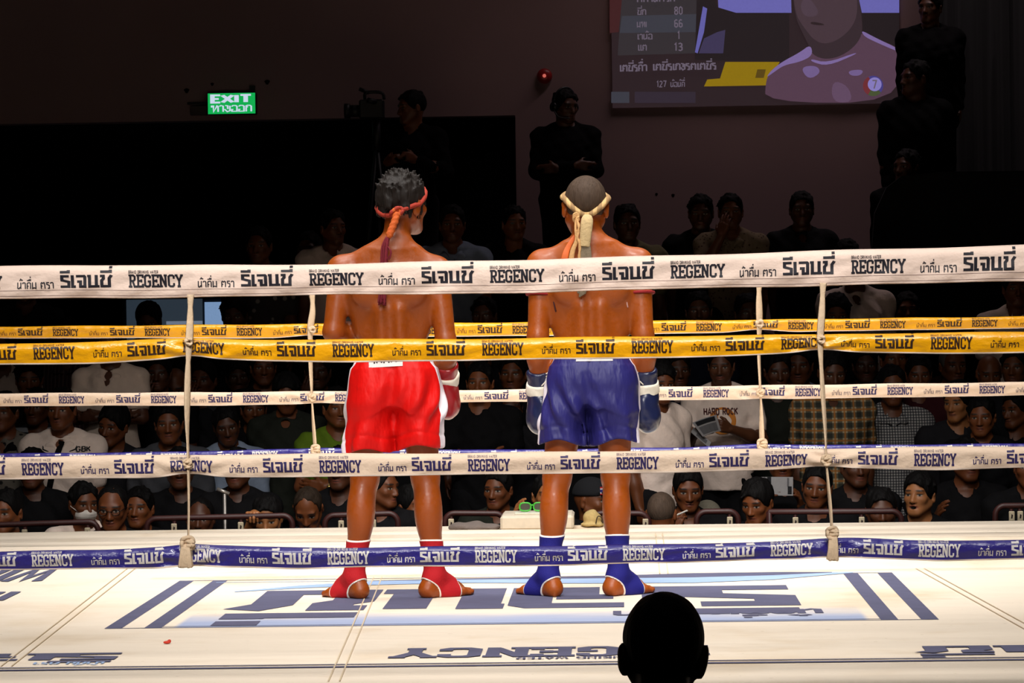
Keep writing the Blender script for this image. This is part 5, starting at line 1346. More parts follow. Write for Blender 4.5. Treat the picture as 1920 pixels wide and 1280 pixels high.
# depth and room taken by those whose place matters: (half width, reach to the front)
FIX = {(12, 966): (16.39, .25, .15), (158, 948): (16.74, .25, .15), (212, 957): (16.39, .25, .15), (262, 958): (17.05, .25, .15), (376, 976): (16.72, .25, .15), (502, 975): (16.39, .25, .20), (580, 958): (16.72, .25, .15),
       (716, 918): (16.39, .25, .15), (772, 955): (16.72, .25, .15), (934, 922): (17.05, .25, .15), (1026, 934): (16.72, .26, .46), (1110, 944): (17.05, .25, .15), (1240, 968): (16.38, .24, .15), (1290, 922): (16.85, .26, .30),
       (1326, 984): (17.15, .25, .15), (1419, 946): (16.39, .24, .15), (1530, 918): (16.72, .25, .15), (1652, 962): (16.39, .25, .15), (1724, 934): (16.72, .25, .15), (1812, 868): (17.28, .26, .38), (1930, 880): (16.72, .25, .15),
       (70, 768): (19.0, .27, .15), (62, 884): (17.05, .25, .15), (338, 884): (17.36, .25, .15), (446, 884): (17.05, .25, .15), (640, 884): (17.05, .25, .15), (1604, 880): (17.05, .25, .15), (1466, 872): (17.70, .26, .40),
       (116, 773): (17.8, .28, .15), (318, 800): (17.8, .27, .15), (212, 803): (18.12, .26, .15), (428, 802): (18.12, .26, .15), (8, 778): (18.12, .27, .15), (538, 742): (18.46, .31, .15), (632, 770): (18.1, .28, .29),
       (900, 722): (18.26, .28, .29), (206, 652): (18.67, .30, .29), (1234, 722): (17.62, .26, .22), (1352, 690): (18.42, .31, .47), (1560, 702): (18.26, .31, .15), (1672, 728): (18.58, .26, .15), (1840, 786): (17.7, .26, .15), (1796, 758): (18.05, .26, .15),
       (1568, 594): (20.2, .25, .15), (1604, 508): (20.62, .29, .15), (1588, 488): (21.0, .25, .15), (1503, 398): (21.42, .29, .15)}
PLACED = [(at(a, b, v[0]).x, v[1], v[0] - v[2], v[0] + .15) for (a, b), v in FIX.items()]
def person(px, py, row, label, shirt, sleeve='short', collar=None, hair='short', hm='black', skin='mid', yaw=0, pitch=0, roll=0, turn=0, arms='down', mouth=0.0, fat=1.0, Y=None, level=None, seated=None, crew=None, hands_fine=False, trou=None, group=None, cat='person'):
    Yr, lv = LEV.get(row, (20.0, 1.15))
    if Y is not None: Yr = Y
    fr = {'down': .15, 'hold': .40, 'crossed': .29, 'read': .47, 'chin': .30, 'face': .29, 'rail': .20, 'raised': .46, 'point': .38}[arms]
    hw = (.255 if arms == 'down' else .28) * max(1.0, fat) + (.02 if sleeve == 'long' else 0)
    if (px, py) in FIX: Yr = FIX[px, py][0]; lv = floor_z(Yr)
    elif crew is None:
        for k in range(480):
            q_ = k % 160; yy = Yr + (0.025 * ((q_ + 1) // 2)) * (1 if k % 2 else -1)
            if yy < 16.06 + .05 + min(fr, .29) or yy > 21.5: continue
            d_ = at(px, py, yy).z - floor_z(yy) - 1.57
            lim = ((-.40, .16), (-.66, .24), (-1.2, .3))[k // 160]
            if not lim[0] < d_ < lim[1]: continue
            x_ = at(px, py, yy).x
            if all(abs(x_ - q[0]) > hw + q[1] or yy - fr > q[3] or yy + .15 < q[2] for q in PLACED): break
        else: print('crowded:', label)
        Yr = yy; lv = floor_z(Yr)
    else: lv = crew
    P = at(px, py, Yr)
    if (px, py) not in FIX: PLACED.append((P.x, hw, Yr - fr, Yr + .15))
    h = {'E': 1.06, 'D': 1.03}.get(row, 1.0) + 0.04 * math.sin(px * 1.7)
    dz = (P.z - lv) / h - 1.57
    if not -.66 < dz < .25: print('legs', label, round(dz, 2))
    J = default_joints(); up = V3(0, 0, dz)
    for k in ('hd', 'nk'): J[k] = J[k] + up
    for k in ('sh', 'el', 'wr'): J[k] = [q + up for q in J[k]]
    J['tab'] = [(z + dz, cx, w * fat, d * fat * (1 + (fat - 1) * .8), cy + (fat - 1) * .15) for z, cx, w, d, cy in J['tab']]
    J['hR'] = rotm(yaw, pitch, roll)
    J['hd'] = J['hd'] + V3(roll * 0.0012, pitch * 0.0012, 0)
    J['hip'] = [V3(-.085, 0, .90 + dz), V3(.085, 0, .90 + dz)]; J['kn'] = [V3(-.10, .02, .48 + dz / 2), V3(.10, .02, .48 + dz / 2)]
    S2 = lambda a, b: [V3(*a) + up, V3(*b) + up]
    if arms == 'crossed':
        J['el'] = S2((-.215, .07, 1.12), (.215, .07, 1.12)); J['wr'] = S2((.06, .205, 1.13), (-.07, .235, 1.15)); J['hand'] = [dict(d=(1, -.15, .05), n=(0, -1, 0), curl=12), dict(d=(-1, -.1, 0), n=(0, -1, 0), curl=12)]
    elif arms == 'read':
        J['el'] = S2((-.245, .09, 1.12), (.245, .08, 1.09)); J['wr'] = S2((-.04, .28, 1.20), (.17, .29, 1.18)); J['hand'] = [dict(d=(.5, .55, .2), n=(.6, -.7, 0), curl=35), dict(d=(-.5, .55, .2), n=(-.6, -.7, 0), curl=35)]
    elif arms == 'chin':
        J['el'][1] = V3(.20, .15, 1.12) + up; J['wr'][1] = V3(.085, .19, 1.36) + up; J['hand'][1] = dict(d=(-.3, -.1, 1), n=(-.5, -.8, 0), curl=45)
    elif arms == 'face':
        J['el'][1] = V3(.21, .14, 1.16) + up; J['wr'][1] = V3(.07, .175, 1.42) + up; J['hand'][1] = dict(d=(-.25, -.1, 1), n=(-.3, -.9, 0), curl=12)
    elif arms == 'rail':
        J['el'] = [V3(-.22, .12, 1.16) + up, V3(.20, .12, 1.20) + up]; g = (at(px - 8, 970, YB).z - lv) / h
        J['wr'] = [V3(-.10, .30, 1.2) + up, V3(.045, (Yr - YB) / h - .095, g + .012)]; J['hand'] = [None, dict(d=(0, 1, .15), n=(0, 0, -1), curl=62)]
    elif arms == 'hold':
        J['el'] = S2((-.20, .12, 1.16), (.20, .12, 1.16)); J['wr'] = S2((-.10, .24, 1.34), (.10, .24, 1.34)); J['hand'] = [dict(d=(.2, .5, .8), n=(.9, .2, 0), curl=30), dict(d=(-.2, .5, .8), n=(-.9, .2, 0), curl=30)]
    elif arms == 'raised':
        J['el'][1] = V3(.24, .22, 1.30) + up; J['wr'][1] = V3(.18, .36, 1.48) + up
    elif arms == 'point':
        J['el'] = [V3(-.22, .16, 1.20) + up, V3(.25, .10, 1.10) + up]; J['wr'] = [V3(.04, .25, 1.15) + up, V3(.20, .28, 1.28) + up]
    ops = body_ops(J, False, mouth)
    fh = [J['wr'][i] + (J['wr'][i] - J['el'][i]) * .25 for i in (0, 1)] if hands_fine else []
    Pb, Fb = solid(ops, *solid_axes(J, ops, .015, fh))
    body = mesh_obj('person', Pb, Fb, SKINS[skin], None, attrs={'hc': hc_attr(Pb, J)})
    body.location = (P.x, Yr, lv); body.scale = (h, h, h); body.rotation_euler = (0, 0, math.pi + R_(turn))
    tag(body, label, cat, group or 'spectators standing and sitting behind the ring')
    seed = len(label) + px % 7
    if hair != 'none':
        Ph, Fh = hair_for(J, hair, seed); mesh_obj('cap' if hair == 'cap' else 'hair', Ph, Fh, hm if not isinstance(hm, str) else HAIRM[hm], body)
    # shirt
    g = 0.014
    sh, el_, wr, nk = J['sh'], J['el'], J['wr'], J['nk']
    so = [('l', loft(J['tab'])[1], g, 2.0, None, .03, False)]
    for i, s in ((0, -1), (1, 1)):
        so += [cap(nk + V3(s * .03, -.008, .012), sh[i] + V3(-s * .01, 0, .012), .050 + g, .046 + g, .04), ell(sh[i], (.059 + g, .060 + g, .068 + g), None, .04)]
        fr = 1.0 if sleeve == 'long' else 0.62
        so.append(cap(sh[i], sh[i] + (el_[i] - sh[i]) * fr, .054 + g, .050 + (.004 if sleeve == 'long' else g), .03))
        if sleeve == 'long': so.append(cap(el_[i], el_[i] + (wr[i] - el_[i]) * .92, .052, .040, .02))
    so += [plane((0, .5, 1), 1.438 + dz + (0.01 if collar else 0)), cap(nk + V3(0, .02, -.005), nk + V3(0, .06, .2), .058, .075, .004, True)]
    if collar in ('polo', 'open'): so.append(cap(nk + V3(0, .115, -.02), nk + V3(0, .13, -.10 if collar == 'polo' else -.15), .030, .004, .004, True))
    Ps, Fs = lump(so, .013, wrinkle(.0045, seed))
    so_ = mesh_obj('shirt', Ps, Fs, shirt, body)
    if collar:
        co = []
        for s in (-1, 1):
            co += [cap(nk + V3(0, -.098, .052), nk + V3(s * .092, -.018, .034), .013, .014, .01), cap(nk + V3(s * .092, -.018, .034), nk + V3(s * .040, .102, -.030), .014, .013, .01),
                   ell(nk + V3(s * .058, .098, -.040), (.030, .016, .026), None, .014), cap(nk + V3(s * .05, .10, -.03), nk + V3(s * .018, .118, -.055), .012, .010, .012)]
        Pc, Fc_ = lump(co, .008)
        mesh_obj('collar', Pc, Fc_, COLLAR.get(shirt.name, shirt), so_)
    to = [('l', loft([r for r in J['tab'] if r[0] < 1.0 + dz])[1], .010, 2.0, None, .03, False)]
    for i in (0, 1): to += [cap(J['hip'][i], J['kn'][i], .103, .074, .03), cap(J['kn'][i], J['an'][i], .074, .062, .02)]
    to += [plane((0, 0, -1), -.06)]
    Pt, Ft = lump(to, .03); mesh_obj('trousers', Pt, Ft, trou or TROU, body)
    J['tabv'] = np.array(J['tab']); J['g'] = g; J['h'] = h; J['shirt'] = so_; J['dz'] = dz
    return body, J
def chest(J, x, z, e=.006):
    """front of the shirt at x, z"""
    from mathutils.bvhtree import BVHTree
    if 'bvh' not in J:
        me = J['shirt'].data
        J['bvh'] = BVHTree.FromPolygons([v.co[:] for v in me.vertices], [p.vertices[:] for p in me.polygons])
    xa, za = np.broadcast_arrays(np.atleast_1d(np.asarray(x, float)), np.atleast_1d(np.asarray(z, float)))
    out = np.zeros(len(xa))
    for i in range(len(xa)):
        h = J['bvh'].ray_cast(Vector((xa[i], 1.0, za[i])), Vector((0, -1, 0)))[0]
        out[i] = (h.y if h else .10) + e
    return out if np.ndim(x) else float(out[0])
COLLAR = {}
def head_part(J, body, name, mb_, mats, smooth=True):
    o = mb_.build(name, mats, body, smooth)
    for v in o.data.vertices: v.co = Vector(J['hR'] @ np.array(v.co) + J['hd'])
    return o
def glasses(J, body):
    m = MB()
    for s in (-1, 1):
        m.tube([(s * .034 + .022 * math.cos(t), .104, -.020 + .016 * math.sin(t)) for t in np.linspace(0, 2 * math.pi, 20)], .0022, 6)
        m.tube([(s * .056, .102, -.014), (s * .078, .02, -.012), (s * .080, -.02, -.018)], .0022, 6)
    m.tube([(-.012, .106, -.016), (0, .110, -.013), (.012, .106, -.016)], .0022, 6)
    head_part(J, body, 'glasses', m, mat('wire_dark', (40, 36, 34), 0.3, metal=0.8))
def mask(J, body):
    Pm, Fm = lump([ell((0, .030, -.078), (.066, .085, .045), None, .01), ell((0, .085, -.062), (.028, .036, .022), None, .02), plane((0, -1, 0), -.03)], .007, lambda X, Y, Z: .0012 * np.sin(Z * 320))
    mk = mesh_obj('face_mask', Pm @ J['hR'].T + J['hd'], Fm, mat('mask_white', (214, 204, 194), 0.8, bs=.2), body)
    m = MB()
    for s in (-1, 1): m.tube([(s * .058, .062, -.055), (s * .078, .01, -.035), (s * .084, -.02, -.02)], .0022, 6)
    head_part(J, mk, 'ear_loop', m, MATS['mask_white'])
def print_on(J, gl, xc, zc, wdt, hgt, m_, name='lettering', wt=.16, parent=None):
    zc += J['dz']
    m = MB(); lettering(m, (gl, wt), lambda x, z: np.stack([-x, chest(J, -x, z), z], 1), -xc - wdt / 2, -xc + wdt / 2, zc, hgt, 0, .3, lift=(0, 1, 0))
    return m.build(name, m_, parent or J['shirt'])
def badge(J, pts, xc, zc, mats, name='emblem', e=.005):
    zc += J['dz']
    m = MB()
    for k, (poly, mi) in enumerate(pts):
        n = len(poly); V = [(xc + a, float(chest(J, xc + a, zc + b, e + .0012 * k)), zc + b) for a, b in poly]; m.add(V, [tuple(range(n))], mi)
    return m.build(name, mats, J['shirt'])
disc = lambda r, n=16: [(r * math.cos(t), r * math.sin(t)) for t in np.linspace(0, 2 * math.pi, n + 1)[:-1]]
C = {}
C['black'] = cloth('shirt_black', (14, 13, 15)); C['dark'] = cloth('shirt_charcoal', (30, 29, 32)); C['white'] = cloth('shirt_white', (236, 214, 200)); C['offwhite'] = cloth('shirt_offwhite', (224, 200, 182))
C['greypolo'] = cloth('shirt_grey_spots', (116, 108, 98), 'spots', (40, 38, 38), s=22); C['grey'] = cloth('shirt_grey', (70, 70, 74)); C['ltblue'] = cloth('shirt_light_blue', (136, 148, 168)); C['navy'] = cloth('shirt_navy', (18, 20, 34))
C['olive'] = cloth('shirt_olive', (36, 38, 32)); C['green'] = cloth('shirt_green', (96, 122, 30)); C['maroon'] = cloth('shirt_maroon', (66, 26, 30)); C['plaid'] = cloth('shirt_plaid', (172, 158, 128), 'plaid', (36, 40, 38), (168, 106, 44), s=17)
C['check'] = cloth('shirt_check', (168, 164, 160), 'check', (34, 36, 46), s=62); C['vstripe'] = cloth('shirt_pinstripe', (66, 46, 50), 'vstripe', (104, 80, 78), s=40); C['hstripe'] = cloth('shirt_banded', (38, 40, 46), 'hstripe', (150, 150, 154), s=14)
C['knit'] = cloth('shirt_knit', (64, 60, 58), 'spots', (150, 142, 134), s=16); C['khaki'] = cloth('shirt_khaki', (120, 112, 84)); C['bluegrey'] = cloth('shirt_blue_grey', (92, 104, 124)); C['tan'] = cloth('shirt_tan_print', (130, 112, 90), 'spots', (80, 60, 48), s=40)
C['slate'] = cloth('shirt_slate', (72, 80, 96))
COLLAR = {C['grey'].name: C['khaki'], C['greypolo'].name: C['black']}
# --- first row, at the barriers
b, J = person(12, 966, 'A', 'person with short hair and dark shirt above the leftmost barrier', C['black'], skin='tan', yaw=-14, pitch=2)
b, J = person(158, 948, 'A', 'person in a white face mask and white T-shirt', C['white'], skin='mid', yaw=30, pitch=6, Y=16.65)
mask(J, b)
b, J = person(212, 957, 'A', 'balding man with glasses lowering his face in the barrier gap', C['black'], hair='receding', skin='mid', pitch=10, Y=16.40); glasses(J, b)
b, J = person(262, 958, 'A', 'young man with bare forehead peering from behind the balding man with glasses', C['black'], skin='tan', yaw=-8, pitch=-2, Y=16.75, arms='down')
b, J = person(376, 976, 'A', 'low face half hidden by the barrier rail, next to the near tie', C['dark'], skin='dark', pitch=4, hair='receding', Y=16.6)
b, J = person(502, 975, 'A', 'small person gripping the barrier rail with four pale fingers', C['navy'], skin='fair', pitch=16, arms='rail', hands_fine=True, Y=16.52)
b, J = person(580, 958, 'A', 'bald-fronted man bowing his head in a slate shirt', C['slate'], hair='receding', hm='brown', skin='tan', pitch=34, Y=16.42, turn=-4)
b, J = person(716, 918, 'A', 'person in side view seen between the legs of the red fighter', C['black'], skin='mid', yaw=58, pitch=4, Y=16.9)
b, J = person(772, 955, 'A', 'man in dark shirt half behind the calf of the red fighter', C['black'], skin='tan', yaw=48, pitch=2, Y=16.5)
b, J = person(934, 922, 'A', 'thin-faced person in olive shirt in the gap between both fighters', C['olive'], skin='mid', yaw=-20, pitch=4, Y=16.75)
b, J = person(1026, 934, 'A', 'person raising a bare forearm with a wristband above the green sunglasses', C['black'], skin='fair', yaw=10, arms='raised', hair='short', hands_fine=True, Y=16.55)
b, J = person(1110, 944, 'A', 'person in a black cap with a small striped flag', C['black'], hair='cap', hm=mat('cap_black', (20, 20, 24), .9), skin='tan', yaw=62, Y=16.6)
m = MB(); z0 = -.004
for k, (c_, a, b_) in enumerate(((0, 0, 1), (1, 1, 2), (2, 2, 4), (1, 4, 5), (0, 5, 6))): m.add([(.02, .115, .062 - .007 * a), (.068, .088, .062 - .007 * a), (.070, .090, .062 - .007 * b_), (.022, .117, .062 - .007 * b_)], [(0, 1, 2, 3)], c_)
head_part(J, b, 'flag_patch', m, [mat('flag_red', (190, 40, 44)), mat('flag_white', (226, 220, 220)), mat('flag_blue', (40, 46, 120))], False)
b, J = person(1240, 968, 'A', 'person with a shaved head turned away from the ring', C['black'], hair='buzz', hm='stubble', skin='tan', turn=168, Y=16.42)
b, J = person(1290, 922, 'A', 'man in black lowering his eyes, hand with a white stick at his chin', C['black'], skin='mid', yaw=4, pitch=12, arms='chin', hands_fine=True, Y=16.85)
m = MB(); w_ = J['wr'][1]; m.tube([tuple(w_ + V3(-.02, .03, .10)), tuple(w_ + V3(-.075, .055, .125))], .005, 8)
o = m.build('cigarette', mat('paper_roll', (220, 214, 204), .8), None); o.matrix_world = Matrix.Translation(b.location) @ Matrix.Rotation(b.rotation_euler.z, 4, 'Z') @ Matrix.Scale(b.scale[0], 4); tag(o, 'white cigarette held at the chin of the man in black', 'cigarette')
b, J = person(1326, 984, 'A', 'person in a grey knitted cap below the rounded barrier corner', C['grey'], hair='cap', hm=mat('cap_grey', (104, 98, 84), .9, var=.3, vs=80), skin='dark', pitch=30, Y=16.42)
b, J = person(1419, 946, 'A', 'man with swept dark hair leaning in and looking down', C['black'], hair='thick', skin='tan', yaw=-28, pitch=16, Y=16.42)
b, J = person(1530, 918, 'A', 'smiling man in black behind the near tie', C['black'], skin='mid', yaw=-10, pitch=4, roll=-5, Y=16.75)
b, J = person(1652, 962, 'A', 'low face with shadowed eyes behind the long barrier', C['dark'], skin='dark', pitch=6, Y=16.6)
b, J = person(1724, 934, 'A', 'man with open mouth calling out, brightest face at the barriers', C['black'], hair='thick', skin='calling', yaw=-26, pitch=-4, mouth=1.0, Y=16.40)
b, J = person(1812, 868, 'B', 'man in black pointing with bare forearms crossed over each other', C['black'], skin='mid', yaw=10, arms='point', hands_fine=True, Y=16.9)
b, J = person(1930, 880, 'B', 'bare-armed person in black at the end of the barriers', C['black'], skin='mid', yaw=-10, Y=16.9)
for px, lab in ((62, 'below the grey spotted polo'), (338, 'beside the near tie'), (446, 'below the light blue open shirt'), (640, 'below the lime green top'), (1604, 'below the plaid shirt')):
    person(px, 880 if px == 1604 else 884, 'A', 'person in black %s, face behind the cream near rope' % lab, C['black'], skin='dark', yaw=(px % 5 - 2) * 6, Y=16.72)
hat = lump([ell((0, 0, .012), (.062, .055, .014), None, .008), ell((0, 0, .045), (.046, .042, .045), None, .015), plane((0, 0, -1), 0.0)], .006, wrinkle(.004, 3.0, 1.6))
o = mesh_obj('cloth_hat', hat[0], hat[1], mat('hat_tan', (186, 160, 104), .9, var=.2, vs=60, bs=.4), None); o.location = (at(1110, 978, 15.74).x, 15.76, CZ - .002)
tag(o, 'crumpled tan cloth hat lying on the canvas edge behind the blue fighter', 'hat')
m = MB(); m.tube(smooth_path([(.02, -.05, .02), (.03, -.052, .055), (.048, -.03, .05), (.055, -.035, .02)], 5), .003, 6); m.build('strap', mat('strap_brown', (60, 46, 28), .8), o, True)
# --- second row
b, J = person(8, 778, 'B', 'person in a grey spotted polo with a red shield badge', C['greypolo'], collar='polo', skin='mid', yaw=-10, fat=1.05)
badge(J, [([(-.034, .03), (0, .036), (.034, .03), (.03, -.01), (0, -.04), (-.03, -.01)], 0), ([(-.046, .012), (.046, .012), (.046, -.004), (-.046, -.004)], 1), ([(-.012, -.012), (.012, -.012), (0, -.028)], 2)], -.10, 1.315, [mat('badge_black', (24, 22, 24)), mat('badge_red', (150, 44, 40)), mat('badge_white', (196, 186, 176))])
b, J = person(116, 773, 'B', 'man in a white polo with black piping and a black shoulder strap', C['white'], collar='polo', hair='short', skin='mid', yaw=-6, pitch=2, fat=1.1)
print_on(J, [A[c] for c in 'GBK'], -.136, 1.350, .080, .026, mat('print_black', (12, 11, 14)), wt=.2)
m = MB(); V = [];
for k in range(15):
    t = k / 14; x = -.03 + .10 * t; z = 1.405 + J['dz'] - .42 * t
    V += [(x, float(chest(J, x, z, .008)), z), (x + .034, float(chest(J, x + .034, z + .010, .008)), z + .010)]
m.add(V, [(2*i, 2*i+2, 2*i+3, 2*i+1) for i in range(14)]); m.build('shoulder_strap', C['black'], b)
m = MB()
for s in (-1, 1): m.tube([J['nk'] + V3(s * .106, .030, .018), J['nk'] + V3(s * .094, .118, -.056), J['nk'] + V3(s * .046, .134, -.076)], .0045, 6)
m.build('piping', MATS['print_black'], J['shirt'], True)
for zz in (1.27, 1.22): badge(J, [(disc(.006, 10), 0)], .0, zz, [MATS['print_black']], 'button', .008)
b, J = person(212, 803, 'B', 'man in a dark T-shirt with full fringe tilting his head', C['dark'], hair='thick', skin='mid', yaw=-22, pitch=8, roll=-6)
b, J = person(318, 800, 'B', 'broad-faced man in a grey shirt with a khaki collar', C['grey'], collar='polo', skin='mid', yaw=4, pitch=2, fat=1.05, roll=2)
b, J = person(428, 802, 'B', 'frowning man in a light blue open-collared shirt', C['ltblue'], collar='open', skin='dark', yaw=10, pitch=14, roll=8)
b, J = person(538, 742, 'C', 'man with eyes lowered in a dark olive V-neck shirt', C['olive'], collar='open', hair='thick', skin='mid', yaw=10, pitch=16, fat=1.2, Y=17.7)
b, J = person(476, 772, 'B', 'face peeking out behind the olive shirt', C['black'], skin='mid', yaw=12, Y=17.9)
b, J = person(632, 770, 'B', 'person in a lime green top behind the far tie', C['green'], skin='tan', yaw=20, arms='crossed', hands_fine=True)
m = MB(); w_ = J['wr'][0]; d_ = (J['wr'][0] - J['el'][0]); d_ /= np.linalg.norm(d_)
c_ = J['wr'][0] - d_ * .03; m.tube([c_ + V3(0, math.cos(t), math.sin(t)) * .034 for t in np.linspace(0, 2 * math.pi, 20)], .006, 8); m.tube([c_ + V3(0, .034, 0), c_ + V3(0, .044, 0)], .014, 12)
m.build('wristwatch', mat('watch_gold', (190, 160, 90), .3, metal=.8), b, True)
b, J = person(900, 722, 'B', 'man in black with folded bare arms between the fighters', C['black'], skin='tan', yaw=-6, arms='crossed', hands_fine=True, Y=17.2)
b, J = person(956, 770, 'C', 'man in charcoal shirt close behind the blue fighter', C['dark'], skin='dark', yaw=10)
b, J = person(1234, 722, 'B', 'person in a plain white shirt half hidden behind the navy glove', C['white'], skin='mid', yaw=-20, pitch=10, turn=42, Y=16.9, hair='thick')
b, J = person(1352, 690, 'C', 'moustached man in a white printed T-shirt reading a paper', C['white'], skin='moustache', yaw=-8, pitch=8, fat=1.12, arms='read', hands_fine=True, Y=17.5)
badge(J, [(disc(.085, 24), 0)], 0.0, 1.245, [mat("disc_orange", (206, 124, 34))], 'emblem', .006)
print_on(J, [A['H'], A['A'], A['R'], A['D'], A[' '], A['R'], A['O'], A['C'], A['K']], 0.01, 1.285, .215, .038, mat('print_brown', (70, 24, 22)), wt=.2)
H0 = b.matrix_basis.copy(); HB = Matrix.Translation(b.location) @ Matrix.Rotation(b.rotation_euler.z, 4, 'Z') @ Matrix.Scale(b.scale[0], 4)
def sheet(name, pts, mats, label, cat, marks=(), thick=.003, M=None):
    m = MB(); P = [Vector(p) for p in pts]; n = (P[1] - P[0]).cross(P[3] - P[0]).normalized() * thick
    k = 8; V = []
    for i in range(k + 1):
        u = i / k; sag = n * (4 * math.sin(math.pi * u))
        V += [P[0].lerp(P[1], u) + sag, P[3].lerp(P[2], u) + sag, P[0].lerp(P[1], u) + sag + n, P[3].lerp(P[2], u) + sag + n]
    F = []
    for i in range(k):
        a, c = 4 * i, 4 * i + 4
        F += [(a, c, c+1, a+1), (a+2, a+3, c+3, c+2), (a, a+2, c+2, c), (a+1, c+1, c+3, a+3)]
    F += [(0, 1, 3, 2), (4*k, 4*k+2, 4*k+3, 4*k+1)]
    m.add(V, F)
    for (u0, v0, u1, v1, mi) in marks:
        def pt(u, v, e): return (P[0].lerp(P[1], u)).lerp(P[3].lerp(P[2], u), v) + n * (4 * math.sin(math.pi * u)) + n * e
        for e in (-.6, 1.6):
            q = 4
            for i in range(q):
                ua, ub = u0 + (u1 - u0) * i / q, u0 + (u1 - u0) * (i + 1) / q
                m.add([pt(ua, v0, e), pt(ub, v0, e), pt(ub, v1, e), pt(ua, v1, e)], [(0, 1, 2, 3)], mi)
    o = m.build(name, mats, None)
    if M is not None: o.matrix_world = M
    return tag(o, label, cat)
PAPER = [mat('newsprint', (168, 164, 164), .9, var=.15, vs=30), mat('news_dark', (30, 30, 34), .9), mat('news_grey', (110, 108, 110), .9), mat('news_rust', (150, 92, 62), .9)]
pp = lambda px, py, y: (-(px - 1352) / 307.0, y, 1.505 + J["dz"] - (py - 690) / 307.0)
sheet('newspaper', [pp(1292, 770, .40), pp(1338, 755, .44), pp(1346, 786, .40), pp(1312, 797, .37)], PAPER, 'folded paper with a dark banner held by the moustached reader', 'newspaper', ((.1, .04, .9, .30, 1), (.1, .4, .9, .9, 2)), M=HB)
sheet('newspaper', [pp(1268, 755, .36), pp(1328, 808, .34), pp(1323, 818, .34), pp(1262, 764, .36)], PAPER, 'paper strip slanting down below the folded paper', 'newspaper', ((.1, .1, .45, .9, 3), (.6, .2, .9, .8, 2)), M=HB)
b, J = person(1458, 700, 'C', 'dark-faced person in an olive shirt with a light shoulder seam', C['olive'], skin='dark', yaw=6, pitch=8)
b, J = person(1560, 702, 'C', 'man in a brown and yellow plaid short-sleeved shirt', C['plaid'], collar='open', skin='dark', yaw=8, pitch=16, fat=1.2, Y=17.6)
b, J = person(1672, 728, 'B', 'man in a small black-and-white checked open shirt', C['check'], collar='open', skin='mid', yaw=2, pitch=4)
b, J = person(1722, 706, 'C', 'man in a maroon jacket with a red and white pocket flash', C['maroon'], sleeve='long', skin='mid', pitch=8)
badge(J, [([(-.03, .012), (.03, .004), (.028, -.010), (-.03, -.004)], 0), ([(-.03, -.002), (.026, -.010), (.0, -.018), (-.028, -.014)], 1)], -.09, 1.16, [mat('flash_red', (186, 60, 50)), mat('flash_white', (206, 190, 186))])
b, J = person(1840, 786, 'B', 'stern man in black with a round silver emblem on his chest', C['black'], skin='tan', yaw=-14, pitch=4, Y=17.0, hair='short')
badge(J, [(disc(.03), 0)] + [([(.006 * math.cos(a), .006 * math.sin(a)), (.026 * math.cos(a + .14), .026 * math.sin(a + .14)), (.026 * math.cos(a - .14), .026 * math.sin(a - .14))], 1) for a in np.linspace(0, 2 * math.pi, 9)[:-1]], .115, 1.26, [MATS['badge_black'], mat('emblem_silver', (150, 146, 142), .5)])
b, J = person(1796, 758, 'B', 'slim-faced person with short hair behind the silver emblem man', C['dark'], skin='fair', yaw=-34, pitch=8, hair='thick')
b, J = person(1906, 772, 'B', 'person in profile at the edge beyond the stern man', C['black'], skin='mid', yaw=-50, pitch=6, Y=17.2)
# --- third row
b, J = person(56, 716, 'C', 'dim-faced person in black beside a grey collar', C['black'], skin='tan', yaw=10, pitch=6, hair='thick')
b, J = person(2, 660, 'D', 'person in a pale grey shirt at the outer end of the crowd by the recess', C['offwhite'], skin='mid', yaw=6)
b, J = person(126, 638, 'D', 'person in a dark pinstriped shirt behind the white polo man', C['vstripe'], collar='open', skin='mid')
b, J = person(206, 652, 'C', 'person in a cream polo with a small round crest', C['offwhite'], collar='polo', skin='dark', fat=1.1, arms='crossed', Y=18.0)
badge(J, [(disc(.016, 14), 0), ([(.0 + .004, .036), (-.004, .036), (0, .044)], 0), (disc(.009, 10), 1)], -.095, 1.20, [MATS['print_black'], mat('crest_grey', (150, 140, 136))])
b, J = person(70, 768, 'C', 'person in a banded black and grey shirt behind the white polo', C['hstripe'], skin='mid', yaw=-10)
b, J = person(298, 706, 'C', 'person rubbing a raised hand in the dark near the tie', C['black'], skin='dark', arms='face')
b, J = person(330, 730, 'C', 'bald head low behind the far cream rope', C['dark'], hair='bald', hm='grey', skin='mid', pitch=20)
b, J = person(382, 718, 'C', 'shadowed face in a grey jacket touching his cheek', C['grey'], sleeve='long', skin='mid', yaw=-12, arms='face', hands_fine=True)
b, J = person(446, 712, 'C', 'dark-haired person behind the shadowed jacket man', C['black'], skin='dark', yaw=12, hair='thick')
b, J = person(494, 694, 'D', 'wide-awake face above the olive V-neck man', C['black'], skin='mid', yaw=10)
b, J = person(596, 702, 'C', 'person in black with a raised hand near the red shorts', C['black'], skin='dark', arms='face', hands_fine=True)
b, J = person(896, 680, 'D', 'half-lit person between the two waistbands', C['black'], skin='dark', yaw=-24)
b, J = person(962, 706, 'C', 'person in black beside the white stripe of the blue shorts', C['black'], skin='mid', yaw=-8)
b, J = person(1270, 700, 'D', 'dark-faced person behind the plain white shirt', C['navy'], skin='dark', yaw=10)
b, J = person(1498, 690, 'D', 'person in a blue-grey shirt behind the near tie', C['bluegrey'], skin='mid', yaw=-8, pitch=4)
b, J = person(1622, 690, 'D', 'person in black close behind the plaid shirt', C['black'], skin='dark')
b, J = person(1676, 680, 'D', 'person with a lit chin above the checked shirt', C['dark'], skin='tan', yaw=6, pitch=-6)
b, J = person(1786, 690, 'C', 'grey-haired man with a creased brow', C['navy'], hm='grey', skin='tan', yaw=14, pitch=2, hair='receding')
